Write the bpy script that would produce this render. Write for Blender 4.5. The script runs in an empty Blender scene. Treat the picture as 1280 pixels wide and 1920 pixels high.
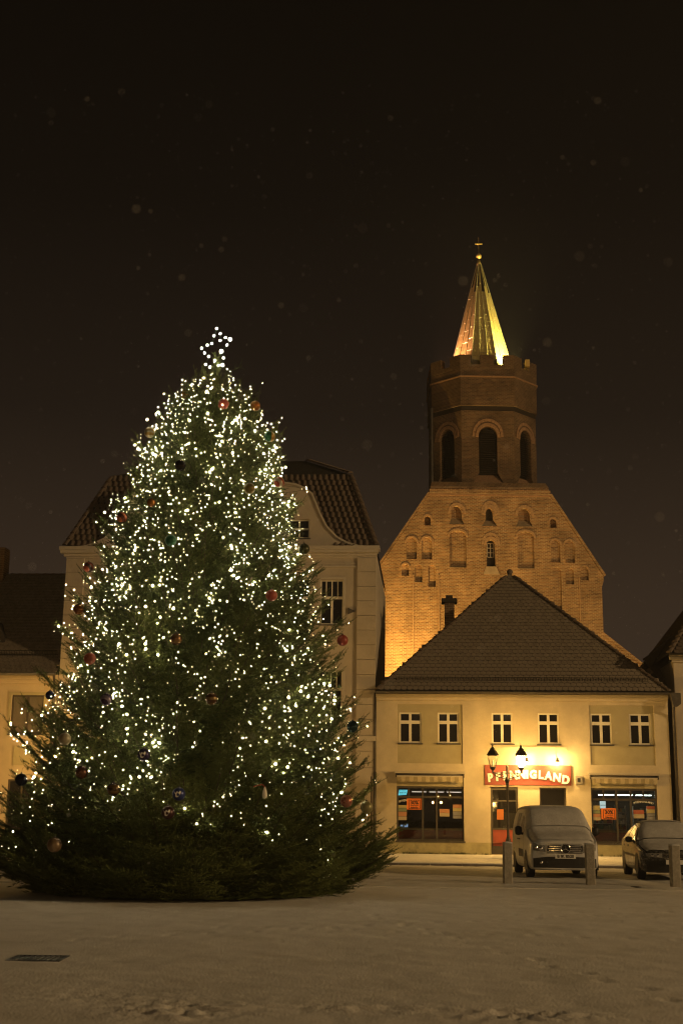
import bpy, bmesh, math, random
import numpy as np
from mathutils import Vector, Matrix
R = math.radians
rnd = random.Random(7)
sc = bpy.context.scene
COL = sc.collection

# ------------------------------------------------------------------ camera, sky, exposure
TH = math.atan(570 / 2400.0); RO = R(0.7)
f_ = Vector((0, math.cos(TH), math.sin(TH))); u0 = Vector((0, -math.sin(TH), math.cos(TH))); r0 = Vector((1, 0, 0))
up = u0 * math.cos(RO) - r0 * math.sin(RO); rt = r0 * math.cos(RO) + u0 * math.sin(RO)
cd = bpy.data.cameras.new('camera'); cam = bpy.data.objects.new('camera', cd); COL.objects.link(cam)
cam.matrix_world = Matrix(((rt.x, up.x, -f_.x, 0), (rt.y, up.y, -f_.y, 0), (rt.z, up.z, -f_.z, 1.5), (0, 0, 0, 1)))
cd.sensor_fit = 'VERTICAL'; cd.sensor_height = 36; cd.sensor_width = 24; cd.lens = 45
cd.clip_start = 0.1; cd.clip_end = 800
cd.dof.use_dof = True; cd.dof.focus_distance = 36; cd.dof.aperture_fstop = 2.2
sc.camera = cam
W = bpy.data.worlds.new('World'); sc.world = W; W.use_nodes = True
nt = W.node_tree; bg = nt.nodes['Background']
tc = nt.nodes.new('ShaderNodeTexCoord'); sx = nt.nodes.new('ShaderNodeSeparateXYZ')
cr = nt.nodes.new('ShaderNodeValToRGB')
nt.links.new(tc.outputs['Generated'], sx.inputs[0]); nt.links.new(sx.outputs['Z'], cr.inputs[0]); nt.links.new(cr.outputs[0], bg.inputs[0])
cr.color_ramp.elements[0].position = 0.0; cr.color_ramp.elements[0].color = (1.0, .66, .42, 1)
cr.color_ramp.elements[1].position = 0.60; cr.color_ramp.elements[1].color = (.040, .029, .021, 1)
for p_, c_ in ((.16, (.78, .49, .30, 1)), (.30, (.27, .175, .118, 1)), (.45, (.092, .063, .045, 1))):
    e = cr.color_ramp.elements.new(p_); e.color = c_
SKY = 0.045
bg.inputs[1].default_value = SKY
sc.view_settings.view_transform = 'Standard'; sc.view_settings.look = 'None'
sc.view_settings.exposure = 0; sc.view_settings.gamma = 1; sc.view_settings.use_curve_mapping = False
sc.cycles.max_bounces = 6; sc.cycles.diffuse_bounces = 3; sc.cycles.glossy_bounces = 3
sc.cycles.transmission_bounces = 4; sc.cycles.transparent_max_bounces = 24
sc.cycles.sample_clamp_indirect = 2.0; sc.cycles.caustics_reflective = False; sc.cycles.caustics_refractive = False
sc.cycles.use_light_tree = True
sc.cycles.use_denoising = True
sc.cycles.filter_width = 1.15
HAZE = .0008
SODIUM = (1.0, .60, .22)

# ------------------------------------------------------------------ materials
MATS = {}
def mat(name, col, rough=.75, metal=0, var=.0, vscale=3, bump=0, bscale=20, emit=None, estr=0, spec=.4, var2=None, v2scale=.6, mask=(.45, .6)):
    m = bpy.data.materials.new(name); m.use_nodes = True; n = m.node_tree; b = n.nodes['Principled BSDF']
    b.inputs['Roughness'].default_value = rough; b.inputs['Metallic'].default_value = metal
    b.inputs['Specular IOR Level'].default_value = spec
    b.inputs['Base Color'].default_value = (*col, 1)
    t = n.nodes.new('ShaderNodeTexCoord')
    last = None
    if var > 0:
        no = n.nodes.new('ShaderNodeTexNoise'); no.inputs['Scale'].default_value = vscale; no.inputs['Detail'].default_value = 6
        no.inputs['Roughness'].default_value = .65
        n.links.new(t.outputs['Object'], no.inputs['Vector'])
        r = n.nodes.new('ShaderNodeValToRGB'); r.color_ramp.elements[0].position = .3; r.color_ramp.elements[1].position = .7
        r.color_ramp.elements[0].color = tuple(c * (1 - var) for c in col) + (1,)
        r.color_ramp.elements[1].color = tuple(min(1, c * (1 + var)) for c in col) + (1,)
        n.links.new(no.outputs[0], r.inputs[0]); last = r.outputs[0]
        n.links.new(last, b.inputs['Base Color'])
    if var2:
        no = n.nodes.new('ShaderNodeTexNoise'); no.inputs['Scale'].default_value = v2scale; no.inputs['Detail'].default_value = 8
        no.inputs['Roughness'].default_value = .7
        n.links.new(t.outputs['Object'], no.inputs['Vector'])
        r = n.nodes.new('ShaderNodeValToRGB'); r.color_ramp.elements[0].position = mask[0]; r.color_ramp.elements[1].position = mask[1]
        mx = n.nodes.new('ShaderNodeMixRGB'); n.links.new(no.outputs[0], r.inputs[0]); n.links.new(r.outputs[0], mx.inputs[0])
        if last: n.links.new(last, mx.inputs[1])
        else: mx.inputs[1].default_value = (*col, 1)
        mx.inputs[2].default_value = (*var2, 1); n.links.new(mx.outputs[0], b.inputs['Base Color'])
    if bump > 0:
        no = n.nodes.new('ShaderNodeTexNoise'); no.inputs['Scale'].default_value = bscale; no.inputs['Detail'].default_value = 5
        n.links.new(t.outputs['Object'], no.inputs['Vector'])
        bp = n.nodes.new('ShaderNodeBump'); bp.inputs['Strength'].default_value = bump; bp.inputs['Distance'].default_value = .02
        n.links.new(no.outputs[0], bp.inputs['Height']); n.links.new(bp.outputs[0], b.inputs['Normal'])
    if emit:
        b.inputs['Emission Color'].default_value = (*emit, 1); b.inputs['Emission Strength'].default_value = estr
    MATS[name] = m
    return m
def glass(name, tint=(.02, .02, .022), clear=0.0, rough=.03):
    m = bpy.data.materials.new(name); m.use_nodes = True; n = m.node_tree
    n.nodes.remove(n.nodes['Principled BSDF']); out = n.nodes['Material Output']
    fr = n.nodes.new('ShaderNodeFresnel'); fr.inputs[0].default_value = 1.52
    gl = n.nodes.new('ShaderNodeBsdfGlossy'); gl.inputs['Roughness'].default_value = rough
    if clear > 0:
        bs = n.nodes.new('ShaderNodeBsdfTransparent'); bs.inputs[0].default_value = (clear, clear, clear, 1)
    else:
        bs = n.nodes.new('ShaderNodeBsdfDiffuse'); bs.inputs[0].default_value = (*tint, 1)
    mx = n.nodes.new('ShaderNodeMixShader')
    mt = n.nodes.new('ShaderNodeMath'); mt.operation = 'MULTIPLY_ADD'; mt.inputs[1].default_value = 1.0; mt.inputs[2].default_value = .03
    n.links.new(fr.outputs[0], mt.inputs[0]); n.links.new(mt.outputs[0], mx.inputs[0])
    n.links.new(bs.outputs[0], mx.inputs[1]); n.links.new(gl.outputs[0], mx.inputs[2]); n.links.new(mx.outputs[0], out.inputs[0])
    return m
def brick(name, c1, c2, mortar, w=.29, h=.098):
    m = bpy.data.materials.new(name); m.use_nodes = True; n = m.node_tree; b = n.nodes['Principled BSDF']
    b.inputs['Roughness'].default_value = .9
    t = n.nodes.new('ShaderNodeTexCoord'); s = n.nodes.new('ShaderNodeSeparateXYZ'); a = n.nodes.new('ShaderNodeMath'); a.operation = 'ADD'
    c = n.nodes.new('ShaderNodeCombineXYZ'); br = n.nodes.new('ShaderNodeTexBrick')
    n.links.new(t.outputs['Object'], s.inputs[0]); n.links.new(s.outputs[0], a.inputs[0]); n.links.new(s.outputs[1], a.inputs[1])
    n.links.new(a.outputs[0], c.inputs[0]); n.links.new(s.outputs[2], c.inputs[1]); n.links.new(c.outputs[0], br.inputs['Vector'])
    br.inputs['Scale'].default_value = 1; br.inputs['Brick Width'].default_value = w; br.inputs['Row Height'].default_value = h
    br.inputs['Mortar Size'].default_value = .016; br.inputs['Bias'].default_value = -.1
    br.inputs['Color1'].default_value = (*c1, 1); br.inputs['Color2'].default_value = (*c2, 1); br.inputs['Mortar'].default_value = (*mortar, 1)
    no = n.nodes.new('ShaderNodeTexNoise'); no.inputs['Scale'].default_value = .7; no.inputs['Detail'].default_value = 9; no.inputs['Roughness'].default_value = .7
    n.links.new(t.outputs['Object'], no.inputs['Vector'])
    r = n.nodes.new('ShaderNodeValToRGB'); r.color_ramp.elements[0].position = .3; r.color_ramp.elements[1].position = .72
    r.color_ramp.elements[0].color = (.45, .42, .38, 1); r.color_ramp.elements[1].color = (1.25, 1.2, 1.1, 1)
    mx = n.nodes.new('ShaderNodeMixRGB'); mx.blend_type = 'MULTIPLY'; mx.inputs[0].default_value = 1
    n.links.new(no.outputs[0], r.inputs[0]); n.links.new(br.outputs['Color'], mx.inputs[1]); n.links.new(r.outputs[0], mx.inputs[2])
    n.links.new(mx.outputs[0], b.inputs['Base Color'])
    bp = n.nodes.new('ShaderNodeBump'); bp.inputs['Strength'].default_value = .6; bp.inputs['Distance'].default_value = .02; bp.invert = True
    n.links.new(br.outputs['Fac'], bp.inputs['Height']); n.links.new(bp.outputs[0], b.inputs['Normal'])
    MATS[name] = m
    return m
def emis(name, col, s):
    m = bpy.data.materials.new(name); m.use_nodes = True; n = m.node_tree; n.nodes.remove(n.nodes['Principled BSDF'])
    em = n.nodes.new('ShaderNodeEmission'); em.inputs[0].default_value = (*col, 1); em.inputs[1].default_value = s
    n.links.new(em.outputs[0], n.nodes['Material Output'].inputs[0]); MATS[name] = m
    return m

M_cream = mat('cream_plaster', (.56, .48, .34), .9, var=.14, vscale=1.1, bump=.25, bscale=60, var2=(.44, .37, .255), v2scale=.5, mask=(.5, .8))
M_olive = mat('olive_plaster', (.40, .35, .22), .9, var=.08, vscale=2, bump=.25, bscale=60)
M_plinth = mat('plinth_plaster', (.36, .32, .18), .9, var=.22, vscale=2.5, bump=.3, bscale=30, var2=(.16, .14, .08), v2scale=1.2, mask=(.55, .75))
M_town = mat('grey_plaster', (.45, .39, .31), .9, var=.08, vscale=1.0, bump=.2, bscale=50, var2=(.33, .285, .225), v2scale=.45, mask=(.5, .75))
M_trim = mat('pale_trim', (.47, .42, .35), .85, var=.06, vscale=2, bump=.1)
M_leftp = mat('peach_plaster', (.50, .41, .29), .9, var=.08, vscale=1.2, bump=.2, bscale=50)
M_white = mat('white_window_paint', (.72, .68, .58), .5, var=.05)
M_darkframe = mat('brown_shop_frame', (.06, .05, .04), .5, var=.2)
M_iron = mat('black_iron', (.02, .02, .02), .45, .6, var=.3, vscale=30)
M_zinc = mat('weathered_zinc', (.09, .08, .07), .5, .5, var=.3, vscale=6)
M_tile = mat('dusted_roof_tile', (.255, .21, .16), .85, var=.28, vscale=5, bump=.3, bscale=25)
M_tilered = mat('dark_red_pantile', (.125, .092, .068), .8, var=.3, vscale=4, bump=.2, bscale=20)
M_roofdark = mat('dark_roof_underlay', (.035, .028, .022), .9)
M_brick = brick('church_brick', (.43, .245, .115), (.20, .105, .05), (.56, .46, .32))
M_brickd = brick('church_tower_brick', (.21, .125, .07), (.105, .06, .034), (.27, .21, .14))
M_arch = mat('arch_brick', (.44, .29, .17), .9, var=.25, vscale=8, bump=.3, bscale=12)
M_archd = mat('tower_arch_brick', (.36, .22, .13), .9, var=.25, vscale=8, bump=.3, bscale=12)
M_stone = mat('sandstone', (.40, .32, .22), .9, var=.2, vscale=3, bump=.3)
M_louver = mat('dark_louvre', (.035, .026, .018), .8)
M_copper = mat('spire_sheet', (.46, .37, .15), .7, .0, var=.18, vscale=2.0, bump=.15, bscale=4)
M_seam = mat('spire_seam', (.60, .55, .34), .35, .4)
M_gold = mat('gilded_metal', (.85, .62, .22), .45, .45)
M_snow = mat('snow', (.80, .78, .76), .85, var=.05, vscale=9, bump=.35, bscale=55, spec=.2)
M_glassd = glass('dark_window_glass', (.012, .011, .011))
M_glassc = glass('shop_window_glass', clear=.86, rough=.004)
M_red = mat('red_sign_board', (.27, .055, .04), .55, var=.06)
M_redpanel = mat('red_panel', (.30, .06, .035), .7, var=.2, vscale=5)
M_letter = mat('white_letter', (.82, .80, .74), .4)
M_letshade = mat('brown_letter_edge', (.10, .045, .02), .5)
M_orange = mat('orange_paper', (.80, .20, .03), .7)
M_ink = mat('black_ink', (.012, .012, .012), .7)
M_cloth = mat('awning_cloth', (.50, .42, .26), .9, var=.15, vscale=8, bump=.2)
M_cloth2 = mat('awning_stripe', (.34, .28, .16), .9, var=.15, vscale=8)
M_interior = mat('shop_interior', (.10, .085, .06), .9, var=.3, vscale=2)
M_interior2 = mat('shop_ceiling', (.20, .21, .18), .9)
M_concrete = mat('bollard_concrete', (.30, .27, .22), .95, var=.25, vscale=9, bump=.6, bscale=40)
M_tyre = mat('tyre_rubber', (.012, .012, .012), .85)
M_rim = mat('wheel_rim', (.30, .29, .28), .35, .7)
M_van = mat('silver_van_paint', (.58, .57, .56), .35, .25, var=.05, vscale=8, spec=.5, var2=(.62, .61, .60), v2scale=14, mask=(.45, .7))
M_car = mat('dark_car_paint', (.055, .05, .045), .25, .4, var=.2, vscale=8, spec=.6, var2=(.34, .33, .31), v2scale=16, mask=(.46, .72))
M_dust = mat('thin_snow_cover', (.60, .58, .555), .9, var=.16, vscale=16, bump=1.0, bscale=24, spec=.2, var2=(.46, .44, .42), v2scale=4.0, mask=(.45, .75))
M_black = mat('black_plastic', (.018, .017, .016), .55, var=.2)
M_chrome = mat('chrome', (.75, .74, .72), .15, 1.0)
M_plate = mat('number_plate', (.74, .72, .66), .5)
M_lens = mat('headlight_lens', (.45, .44, .42), .12, .6, var=.4, vscale=14, spec=.8)
M_bark = mat('fir_bark', (.07, .05, .035), .95, var=.3, vscale=12, bump=.5)
M_bulb = emis('fairy_bulb', (1.0, .83, .50), 290)
M_bulbd = emis('dim_fairy_bulb', (1.0, .80, .44), 14)
M_bulbm = emis('mid_fairy_bulb', (1.0, .82, .47), 95)
M_bulbw = emis('star_bulb', (1.0, .93, .72), 24)
M_cable = mat('green_cable', (.008, .02, .01), .6)
M_sodium = emis('sodium_lamp', (1.0, .56, .13), 2600)
M_spot = emis('warm_spot_lamp', (1.0, .62, .20), 2200)
M_tube = emis('fluorescent_tube', (.80, 1.0, .90), 14.0)
M_tubedim = emis('dim_fluorescent_tube', (1.0, .9, .68), 1.2)
M_cyan = emis('cyan_lightbox', (.18, .85, .95), 1.1)
M_daywhite = emis('white_note_lit', (.75, 1.0, .95), .9)
M_weed = mat('wilted_weed', (.06, .07, .025), .9, var=.3)

def foliage_mat():
    m = bpy.data.materials.new('fir_needles'); m.use_nodes = True; n = m.node_tree; b = n.nodes['Principled BSDF']
    at = n.nodes.new('ShaderNodeAttribute'); at.attribute_name = 'tone'
    r = n.nodes.new('ShaderNodeValToRGB'); r.color_ramp.elements[0].color = (.030, .044, .015, 1); r.color_ramp.elements[1].color = (.148, .172, .055, 1)
    n.links.new(at.outputs['Fac'], r.inputs[0]); n.links.new(r.outputs[0], b.inputs['Base Color'])
    b.inputs['Roughness'].default_value = .7; b.inputs['Specular IOR Level'].default_value = .08
    return m
M_fir = foliage_mat()
def halo_mat():                                          # soft bloom painted as see-through emissive caps round the little lamps
    m = bpy.data.materials.new('bulb_halo'); m.use_nodes = True; n = m.node_tree; n.nodes.remove(n.nodes['Principled BSDF'])
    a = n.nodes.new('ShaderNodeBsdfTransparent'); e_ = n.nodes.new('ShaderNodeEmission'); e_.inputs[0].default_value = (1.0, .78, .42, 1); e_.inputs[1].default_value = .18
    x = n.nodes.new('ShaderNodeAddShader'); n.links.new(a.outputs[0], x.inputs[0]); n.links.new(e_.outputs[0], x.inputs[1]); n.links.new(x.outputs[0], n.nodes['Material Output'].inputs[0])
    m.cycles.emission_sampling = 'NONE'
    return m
M_halo = halo_mat()
def lantern_glass():
    m = bpy.data.materials.new('frosted_lantern_glass'); m.use_nodes = True; n = m.node_tree; n.nodes.remove(n.nodes['Principled BSDF'])
    a = n.nodes.new('ShaderNodeBsdfTransparent'); a.inputs[0].default_value = (.95, .93, .9, 1); b = n.nodes.new('ShaderNodeBsdfTranslucent'); b.inputs[0].default_value = (.9, .88, .82, 1)
    x = n.nodes.new('ShaderNodeMixShader'); x.inputs[0].default_value = .22
    n.links.new(a.outputs[0], x.inputs[1]); n.links.new(b.outputs[0], x.inputs[2]); n.links.new(x.outputs[0], n.nodes['Material Output'].inputs[0])
    return m
M_lglass = lantern_glass()

# ------------------------------------------------------------------ mesh helpers
class MB:
    def __init__(s): s.v = []; s.f = []; s.m = []; s.k = 0
    def add(s, vs, fs):
        o = len(s.v); s.v += [tuple(p) for p in vs]; s.f += [tuple(o + i for i in f) for f in fs]; s.m += [s.k] * len(fs); return s
    def box(s, x0, x1, y0, y1, z0, z1):
        return s.add([(x0, y0, z0), (x1, y0, z0), (x1, y1, z0), (x0, y1, z0), (x0, y0, z1), (x1, y0, z1), (x1, y1, z1), (x0, y1, z1)],
                     [(0, 3, 2, 1), (4, 5, 6, 7), (0, 1, 5, 4), (1, 2, 6, 5), (2, 3, 7, 6), (3, 0, 4, 7)])
    def poly(s, pts): return s.add(pts, [tuple(range(len(pts)))])
    def prism(s, pts, y0, y1):                      # outline in x,z pushed along y
        n = len(pts)
        a = [(p[0], y0, p[1]) for p in pts] + [(p[0], y1, p[1]) for p in pts]
        return s.add(a, [tuple(range(n)), tuple(range(2 * n - 1, n - 1, -1))] + [(i, i + n, (i + 1) % n + n, (i + 1) % n) for i in range(n)])
    def prismz(s, pts, z0, z1):
        n = len(pts)
        a = [(p[0], p[1], z0) for p in pts] + [(p[0], p[1], z1) for p in pts]
        return s.add(a, [tuple(range(n - 1, -1, -1)), tuple(range(n, 2 * n))] + [(i, (i + 1) % n, (i + 1) % n + n, i + n) for i in range(n)])
    def tube(s, path, rad, n=6, cap=True):
        rs = rad if isinstance(rad, (list, tuple)) else [rad] * len(path)
        P = [Vector(p) for p in path]; o = []
        for i, p in enumerate(P):
            t = (P[min(i + 1, len(P) - 1)] - P[max(i - 1, 0)]).normalized()
            a = t.cross(Vector((0, 0, 1)))
            if a.length < .05: a = t.cross(Vector((0, 1, 0)))
            a.normalize(); b = t.cross(a)
            for k in range(n):
                q = p + (a * math.cos(2 * math.pi * k / n) + b * math.sin(2 * math.pi * k / n)) * rs[i]
                o.append(tuple(q))
        fs = [(i * n + k, i * n + (k + 1) % n, (i + 1) * n + (k + 1) % n, (i + 1) * n + k) for i in range(len(P) - 1) for k in range(n)]
        if cap: fs += [tuple(range(n - 1, -1, -1)), tuple(range((len(P) - 1) * n, len(P) * n))]
        return s.add(o, fs)
    def lathe(s, prof, c=(0, 0, 0), n=16, a0=0.0):     # prof: (radius, z)
        o = [(c[0] + r * math.cos(a0 + 2 * math.pi * k / n), c[1] + r * math.sin(a0 + 2 * math.pi * k / n), c[2] + z) for r, z in prof for k in range(n)]
        m = len(prof)
        fs = [(i * n + k, i * n + (k + 1) % n, (i + 1) * n + (k + 1) % n, (i + 1) * n + k) for i in range(m - 1) for k in range(n)]
        if prof[0][0] > 1e-4: fs.append(tuple(range(n - 1, -1, -1)))
        if prof[-1][0] > 1e-4: fs.append(tuple(range((m - 1) * n, m * n)))
        return s.add(o, fs)
    def sphere(s, c, r, n=10, m=7):
        return s.lathe([(max(1e-5, r * math.sin(math.pi * i / m)), -r * math.cos(math.pi * i / m)) for i in range(m + 1)], c, n)
    def octa(s, c, r):
        x, y, z = c
        return s.add([(x + r, y, z), (x - r, y, z), (x, y + r, z), (x, y - r, z), (x, y, z + r), (x, y, z - r)],
                     [(0, 2, 4), (2, 1, 4), (1, 3, 4), (3, 0, 4), (2, 0, 5), (1, 2, 5), (3, 1, 5), (0, 3, 5)])
    def mesh(s, name, mats, smooth=False):
        me = bpy.data.meshes.new(name); me.from_pydata(s.v, [], s.f)
        for m in (mats if isinstance(mats, (list, tuple)) else [mats]): me.materials.append(m)
        if any(s.m): me.polygons.foreach_set('material_index', s.m)
        if smooth:
            me.polygons.foreach_set('use_smooth', [True] * len(me.polygons))
        me.update(); return me
    def build(s, name, mats, parent=None, smooth=False, kind=None, loc=None, rot=None):
        return link(s.mesh(name, mats, smooth), name, parent, kind, loc, rot)
def link(me, name, parent=None, kind=None, loc=None, rot=None):
    o = bpy.data.objects.new(name, me); COL.objects.link(o)
    if parent: o.parent = parent
    if kind: o['kind'] = kind
    if loc is not None: o.location = loc
    if rot is not None: o.rotation_euler = rot
    return o
def tag(o, label, cat, group=None):
    o['label'] = label; o['category'] = cat
    if group: o['group'] = group
    return o
def thing(name, label, cat, loc=(0, 0, 0), rz=0, group=None):
    o = bpy.data.objects.new(name, None); COL.objects.link(o); o.location = loc; o.rotation_euler = (0, 0, rz); o.empty_display_size = .2
    return tag(o, label, cat, group)
def copy_tree(o, parent=None):
    c = o.copy(); COL.objects.link(c)
    if parent: c.parent = parent
    for ch in list(o.children): copy_tree(ch, c)
    return c
def wall(b, x0, x1, z0, z1, holes, y=0, depth=.16):   # front sheet with real openings and their reveals
    xs = sorted({x0, x1, *[h[0] for h in holes], *[h[1] for h in holes]}); zs = sorted({z0, z1, *[h[2] for h in holes], *[h[3] for h in holes]})
    for i in range(len(xs) - 1):
        for j in range(len(zs) - 1):
            cx = (xs[i] + xs[i + 1]) / 2; cz = (zs[j] + zs[j + 1]) / 2
            if any(h[0] < cx < h[1] and h[2] < cz < h[3] for h in holes): continue
            b.poly([(xs[i], y, zs[j]), (xs[i + 1], y, zs[j]), (xs[i + 1], y, zs[j + 1]), (xs[i], y, zs[j + 1])])
    for a, c, d, e2 in holes:
        for p, q in (((a, d), (c, d)), ((c, d), (c, e2)), ((c, e2), (a, e2)), ((a, e2), (a, d))):
            b.poly([(p[0], y, p[1]), (q[0], y, q[1]), (q[0], y + depth, q[1]), (p[0], y + depth, p[1])])
def outline_mesh(name, loops, depth, y0):               # filled outline with holes, x,z plane, thickness along +y
    cu = bpy.data.curves.new(name, 'CURVE'); cu.dimensions = '2D'; cu.fill_mode = 'BOTH'; cu.extrude = depth / 2
    for lp in loops:
        sp = cu.splines.new('POLY'); sp.points.add(len(lp) - 1); sp.use_cyclic_u = True
        for p, q in zip(sp.points, lp): p.co = (q[0], q[1], 0, 1)
    ob = bpy.data.objects.new(name, cu); COL.objects.link(ob)
    dg = bpy.context.evaluated_depsgraph_get(); me = bpy.data.meshes.new_from_object(ob.evaluated_get(dg), depsgraph=dg)
    bpy.data.objects.remove(ob); bpy.data.curves.remove(cu)
    for v in me.vertices: v.co = (v.co.x, y0 + depth / 2 - v.co.z, v.co.y)
    return me
def text_mesh(body, size, depth=.01, bold=0.0, align='CENTER'):
    cu = bpy.data.curves.new('text', 'FONT'); cu.body = body; cu.size = size; cu.extrude = depth / 2; cu.offset = bold; cu.align_x = align; cu.resolution_u = 3
    ob = bpy.data.objects.new('text', cu); COL.objects.link(ob)
    dg = bpy.context.evaluated_depsgraph_get(); me = bpy.data.meshes.new_from_object(ob.evaluated_get(dg), depsgraph=dg)
    bpy.data.objects.remove(ob); bpy.data.curves.remove(cu)
    for v in me.vertices: v.co = (v.co.x, -v.co.z, v.co.y)
    return me
def setmat(me, *ms):
    me.materials.clear()
    for m in ms: me.materials.append(m)
    return me
def arch_pts(x0, x1, zs, za, n=7):                     # pointed arch from right spring to left spring
    c = (x0 + x1) / 2; out = []
    for i in range(n + 1):
        t = i / n; out.append((x1 - (x1 - c) * t ** 1.6 if False else x1 - (x1 - c) * (1 - math.cos(t * math.pi / 2)), zs + (za - zs) * math.sin(t * math.pi / 2) ** .9))
    return out + [(2 * c - x, z) for x, z in reversed(out[:-1])]
def arch_hole(x0, x1, z0, zs, za, n=7): return [(x0, z0), (x1, z0)] + arch_pts(x0, x1, zs, za, n)
def arch_ring(x0, x1, zs, za, wd):                       # voussoirs of one arch: a list of quads in x,z
    a = arch_pts(x0, x1, zs, za, 6); b = arch_pts(x0 - wd, x1 + wd, zs, za + wd * 1.1, 6)
    return [(a[i], b[i], b[i + 1], a[i + 1]) for i in range(len(a) - 1)]

# ------------------------------------------------------------------ ground, street, pavement
rng = np.random.default_rng(3)
def vnoise(x, y, seed=0):
    def h(i, j): 
        n = np.sin(i * 127.1 + j * 311.7 + seed * 74.7) * 43758.5453
        return n - np.floor(n)
    i = np.floor(x); j = np.floor(y); fx = x - i; fy = y - j; fx = fx * fx * (3 - 2 * fx); fy = fy * fy * (3 - 2 * fy)
    return (h(i, j) * (1 - fx) + h(i + 1, j) * fx) * (1 - fy) + (h(i, j + 1) * (1 - fx) + h(i + 1, j + 1) * fx) * fy
def grid_mesh(name, xs, ys, zf, m):
    X, Y = np.meshgrid(xs, ys); Z = zf(X, Y); nx, ny = len(xs), len(ys)
    v = np.stack([X, Y, Z], -1).reshape(-1, 3)
    i = np.arange(nx * ny).reshape(ny, nx)
    q = np.stack([i[:-1, :-1], i[:-1, 1:], i[1:, 1:], i[1:, :-1]], -1).reshape(-1, 4)
    me = bpy.data.meshes.new(name); me.from_pydata(v.tolist(), [], q.tolist()); me.materials.append(m)
    me.polygons.foreach_set('use_smooth', [True] * len(me.polygons)); me.update(); return me
M_ground = mat('trodden_snow', (.78, .74, .69), .9, var=.07, vscale=2.2, bump=.5, bscale=38, spec=.15, var2=(.60, .56, .50), v2scale=1.1, mask=(.5, .72))
M_street = mat('thin_street_snow', (.66, .63, .59), .9, var=.09, vscale=1.7, bump=.4, bscale=30, spec=.2, var2=(.50, .47, .43), v2scale=.7, mask=(.45, .7))
big = MB().poly([(-400, -400, -.05), (400, -400, -.05), (400, 600, -.05), (-400, 600, -.05)])
big.build('ground', M_ground, kind='structure')
def zsq(X, Y):
    z = (vnoise(X * 3, Y * 3, 1) - .5) * .014 + (vnoise(X * 9, Y * 9, 2) - .5) * .007 + (vnoise(X * 1.1, Y * 1.6, 5) - .5) * .014
    def patch(cx, cy, rx, ry): return np.exp(-((X - cx) / rx) ** 2 - ((Y - cy) / ry) ** 2)
    tr = patch(-1.25, 10.75, .5, .55) + patch(1.45, 10.6, .55, .35) + .6 * patch(.25, 11.0, .8, .25) + .5 * patch(-2.1, 11.6, .6, .5)
    for (x0, y0, dx, dy, n_) in ((-3.2, 16.4, .52, .36, 26), (3.4, 9.8, -.16, .62, 20), (-1.6, 18.5, .60, -.12, 14)):
        for k in range(n_):                                # lines of footprints
            fx, fy = x0 + dx * k + .10 * (-1) ** k * dy, y0 + dy * k - .10 * (-1) ** k * dx
            q = ((X - fx) / .075) ** 2 + ((Y - fy) / .13) ** 2
            z -= .013 * np.exp(-q ** 2) - .004 * np.exp(-((np.sqrt(q) - 1.5) / .3) ** 2)
    fine = np.abs(vnoise(X * 11, Y * 11, 8) - .5) * 2
    z = z + tr * (fine - .35) * .075
    z -= .025 * np.clip(vnoise(X * .5, Y * .5, 9) - .5, 0, 1)
    return z * np.clip((29.2 - Y) / .6, .15, 1)
ys = np.concatenate([np.arange(8.5, 15, .045), np.arange(15, 29.3, .12)])
link(grid_mesh('snow_square', np.arange(-7, 8, .05), ys, zsq, M_ground), 'snow_square', kind='structure')
for nm, x0, x1, y0, y1 in (('snow_square', -60, -6.98, -60, 29.25), ('snow_square', 7.93, 60, -60, 29.25), ('snow_square', -6.98, 7.93, -60, 8.52)):
    MB().poly([(x0, y0, -.004), (x1, y0, -.004), (x1, y1, -.004), (x0, y1, -.004)]).build(nm, M_ground, kind='structure')
cs, sn = math.cos(R(4)), math.sin(R(4))
SO = Vector((1.3847, 48.2923, 0))
def shop(u, w, z=0): return Vector((SO.x + u * cs + w * sn, SO.y - u * sn + w * cs, z))
a, b_ = shop(-80, -6.35), shop(60, -6.35)
def zst(X, Y):
    z = .012 + (vnoise(X * 2.5, Y * 2.5, 3) - .5) * .014 + (vnoise(X * 8, Y * 8, 4) - .5) * .012
    for c0, sl_, ph_ in ((33.2, .010, 0), (37.6, -.012, 2.1), (36.2, .016, 4.0)):
        for dy in (-.75, .75):
            cc = c0 + dy + sl_ * X + .25 * np.sin(X * .35 + ph_)
            z -= .016 * np.exp(-((Y - cc) / .10) ** 2) - .008 * np.exp(-((np.abs(Y - cc) - .2) / .07) ** 2)
    for x0 in (5.1, 6.65, 7.75, 9.2):                      # wheel tracks into the parking bays
        z -= .016 * np.exp(-((X - x0 + .02 * (Y - 33)) / .10) ** 2) * np.clip((34.5 - Y) / 1.5, 0, 1)
    return np.maximum(z, .002)
link(grid_mesh('street', np.arange(-9, 13, .075), np.arange(29.2, 42.0, .075), zst, M_street), 'street', kind='structure')
MB().poly([(-70, 29.2, .001), (60, 29.2, .001), (b_.x, b_.y, .001), (a.x, a.y, .001)]).build('street', M_street, kind='structure')
MB().box(-70, 60, 29.14, 29.26, -.04, .017).build('square_kerb', mat('kerb_line_snow', (.56, .52, .46), .9, var=.2, vscale=3), kind='structure')
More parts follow.
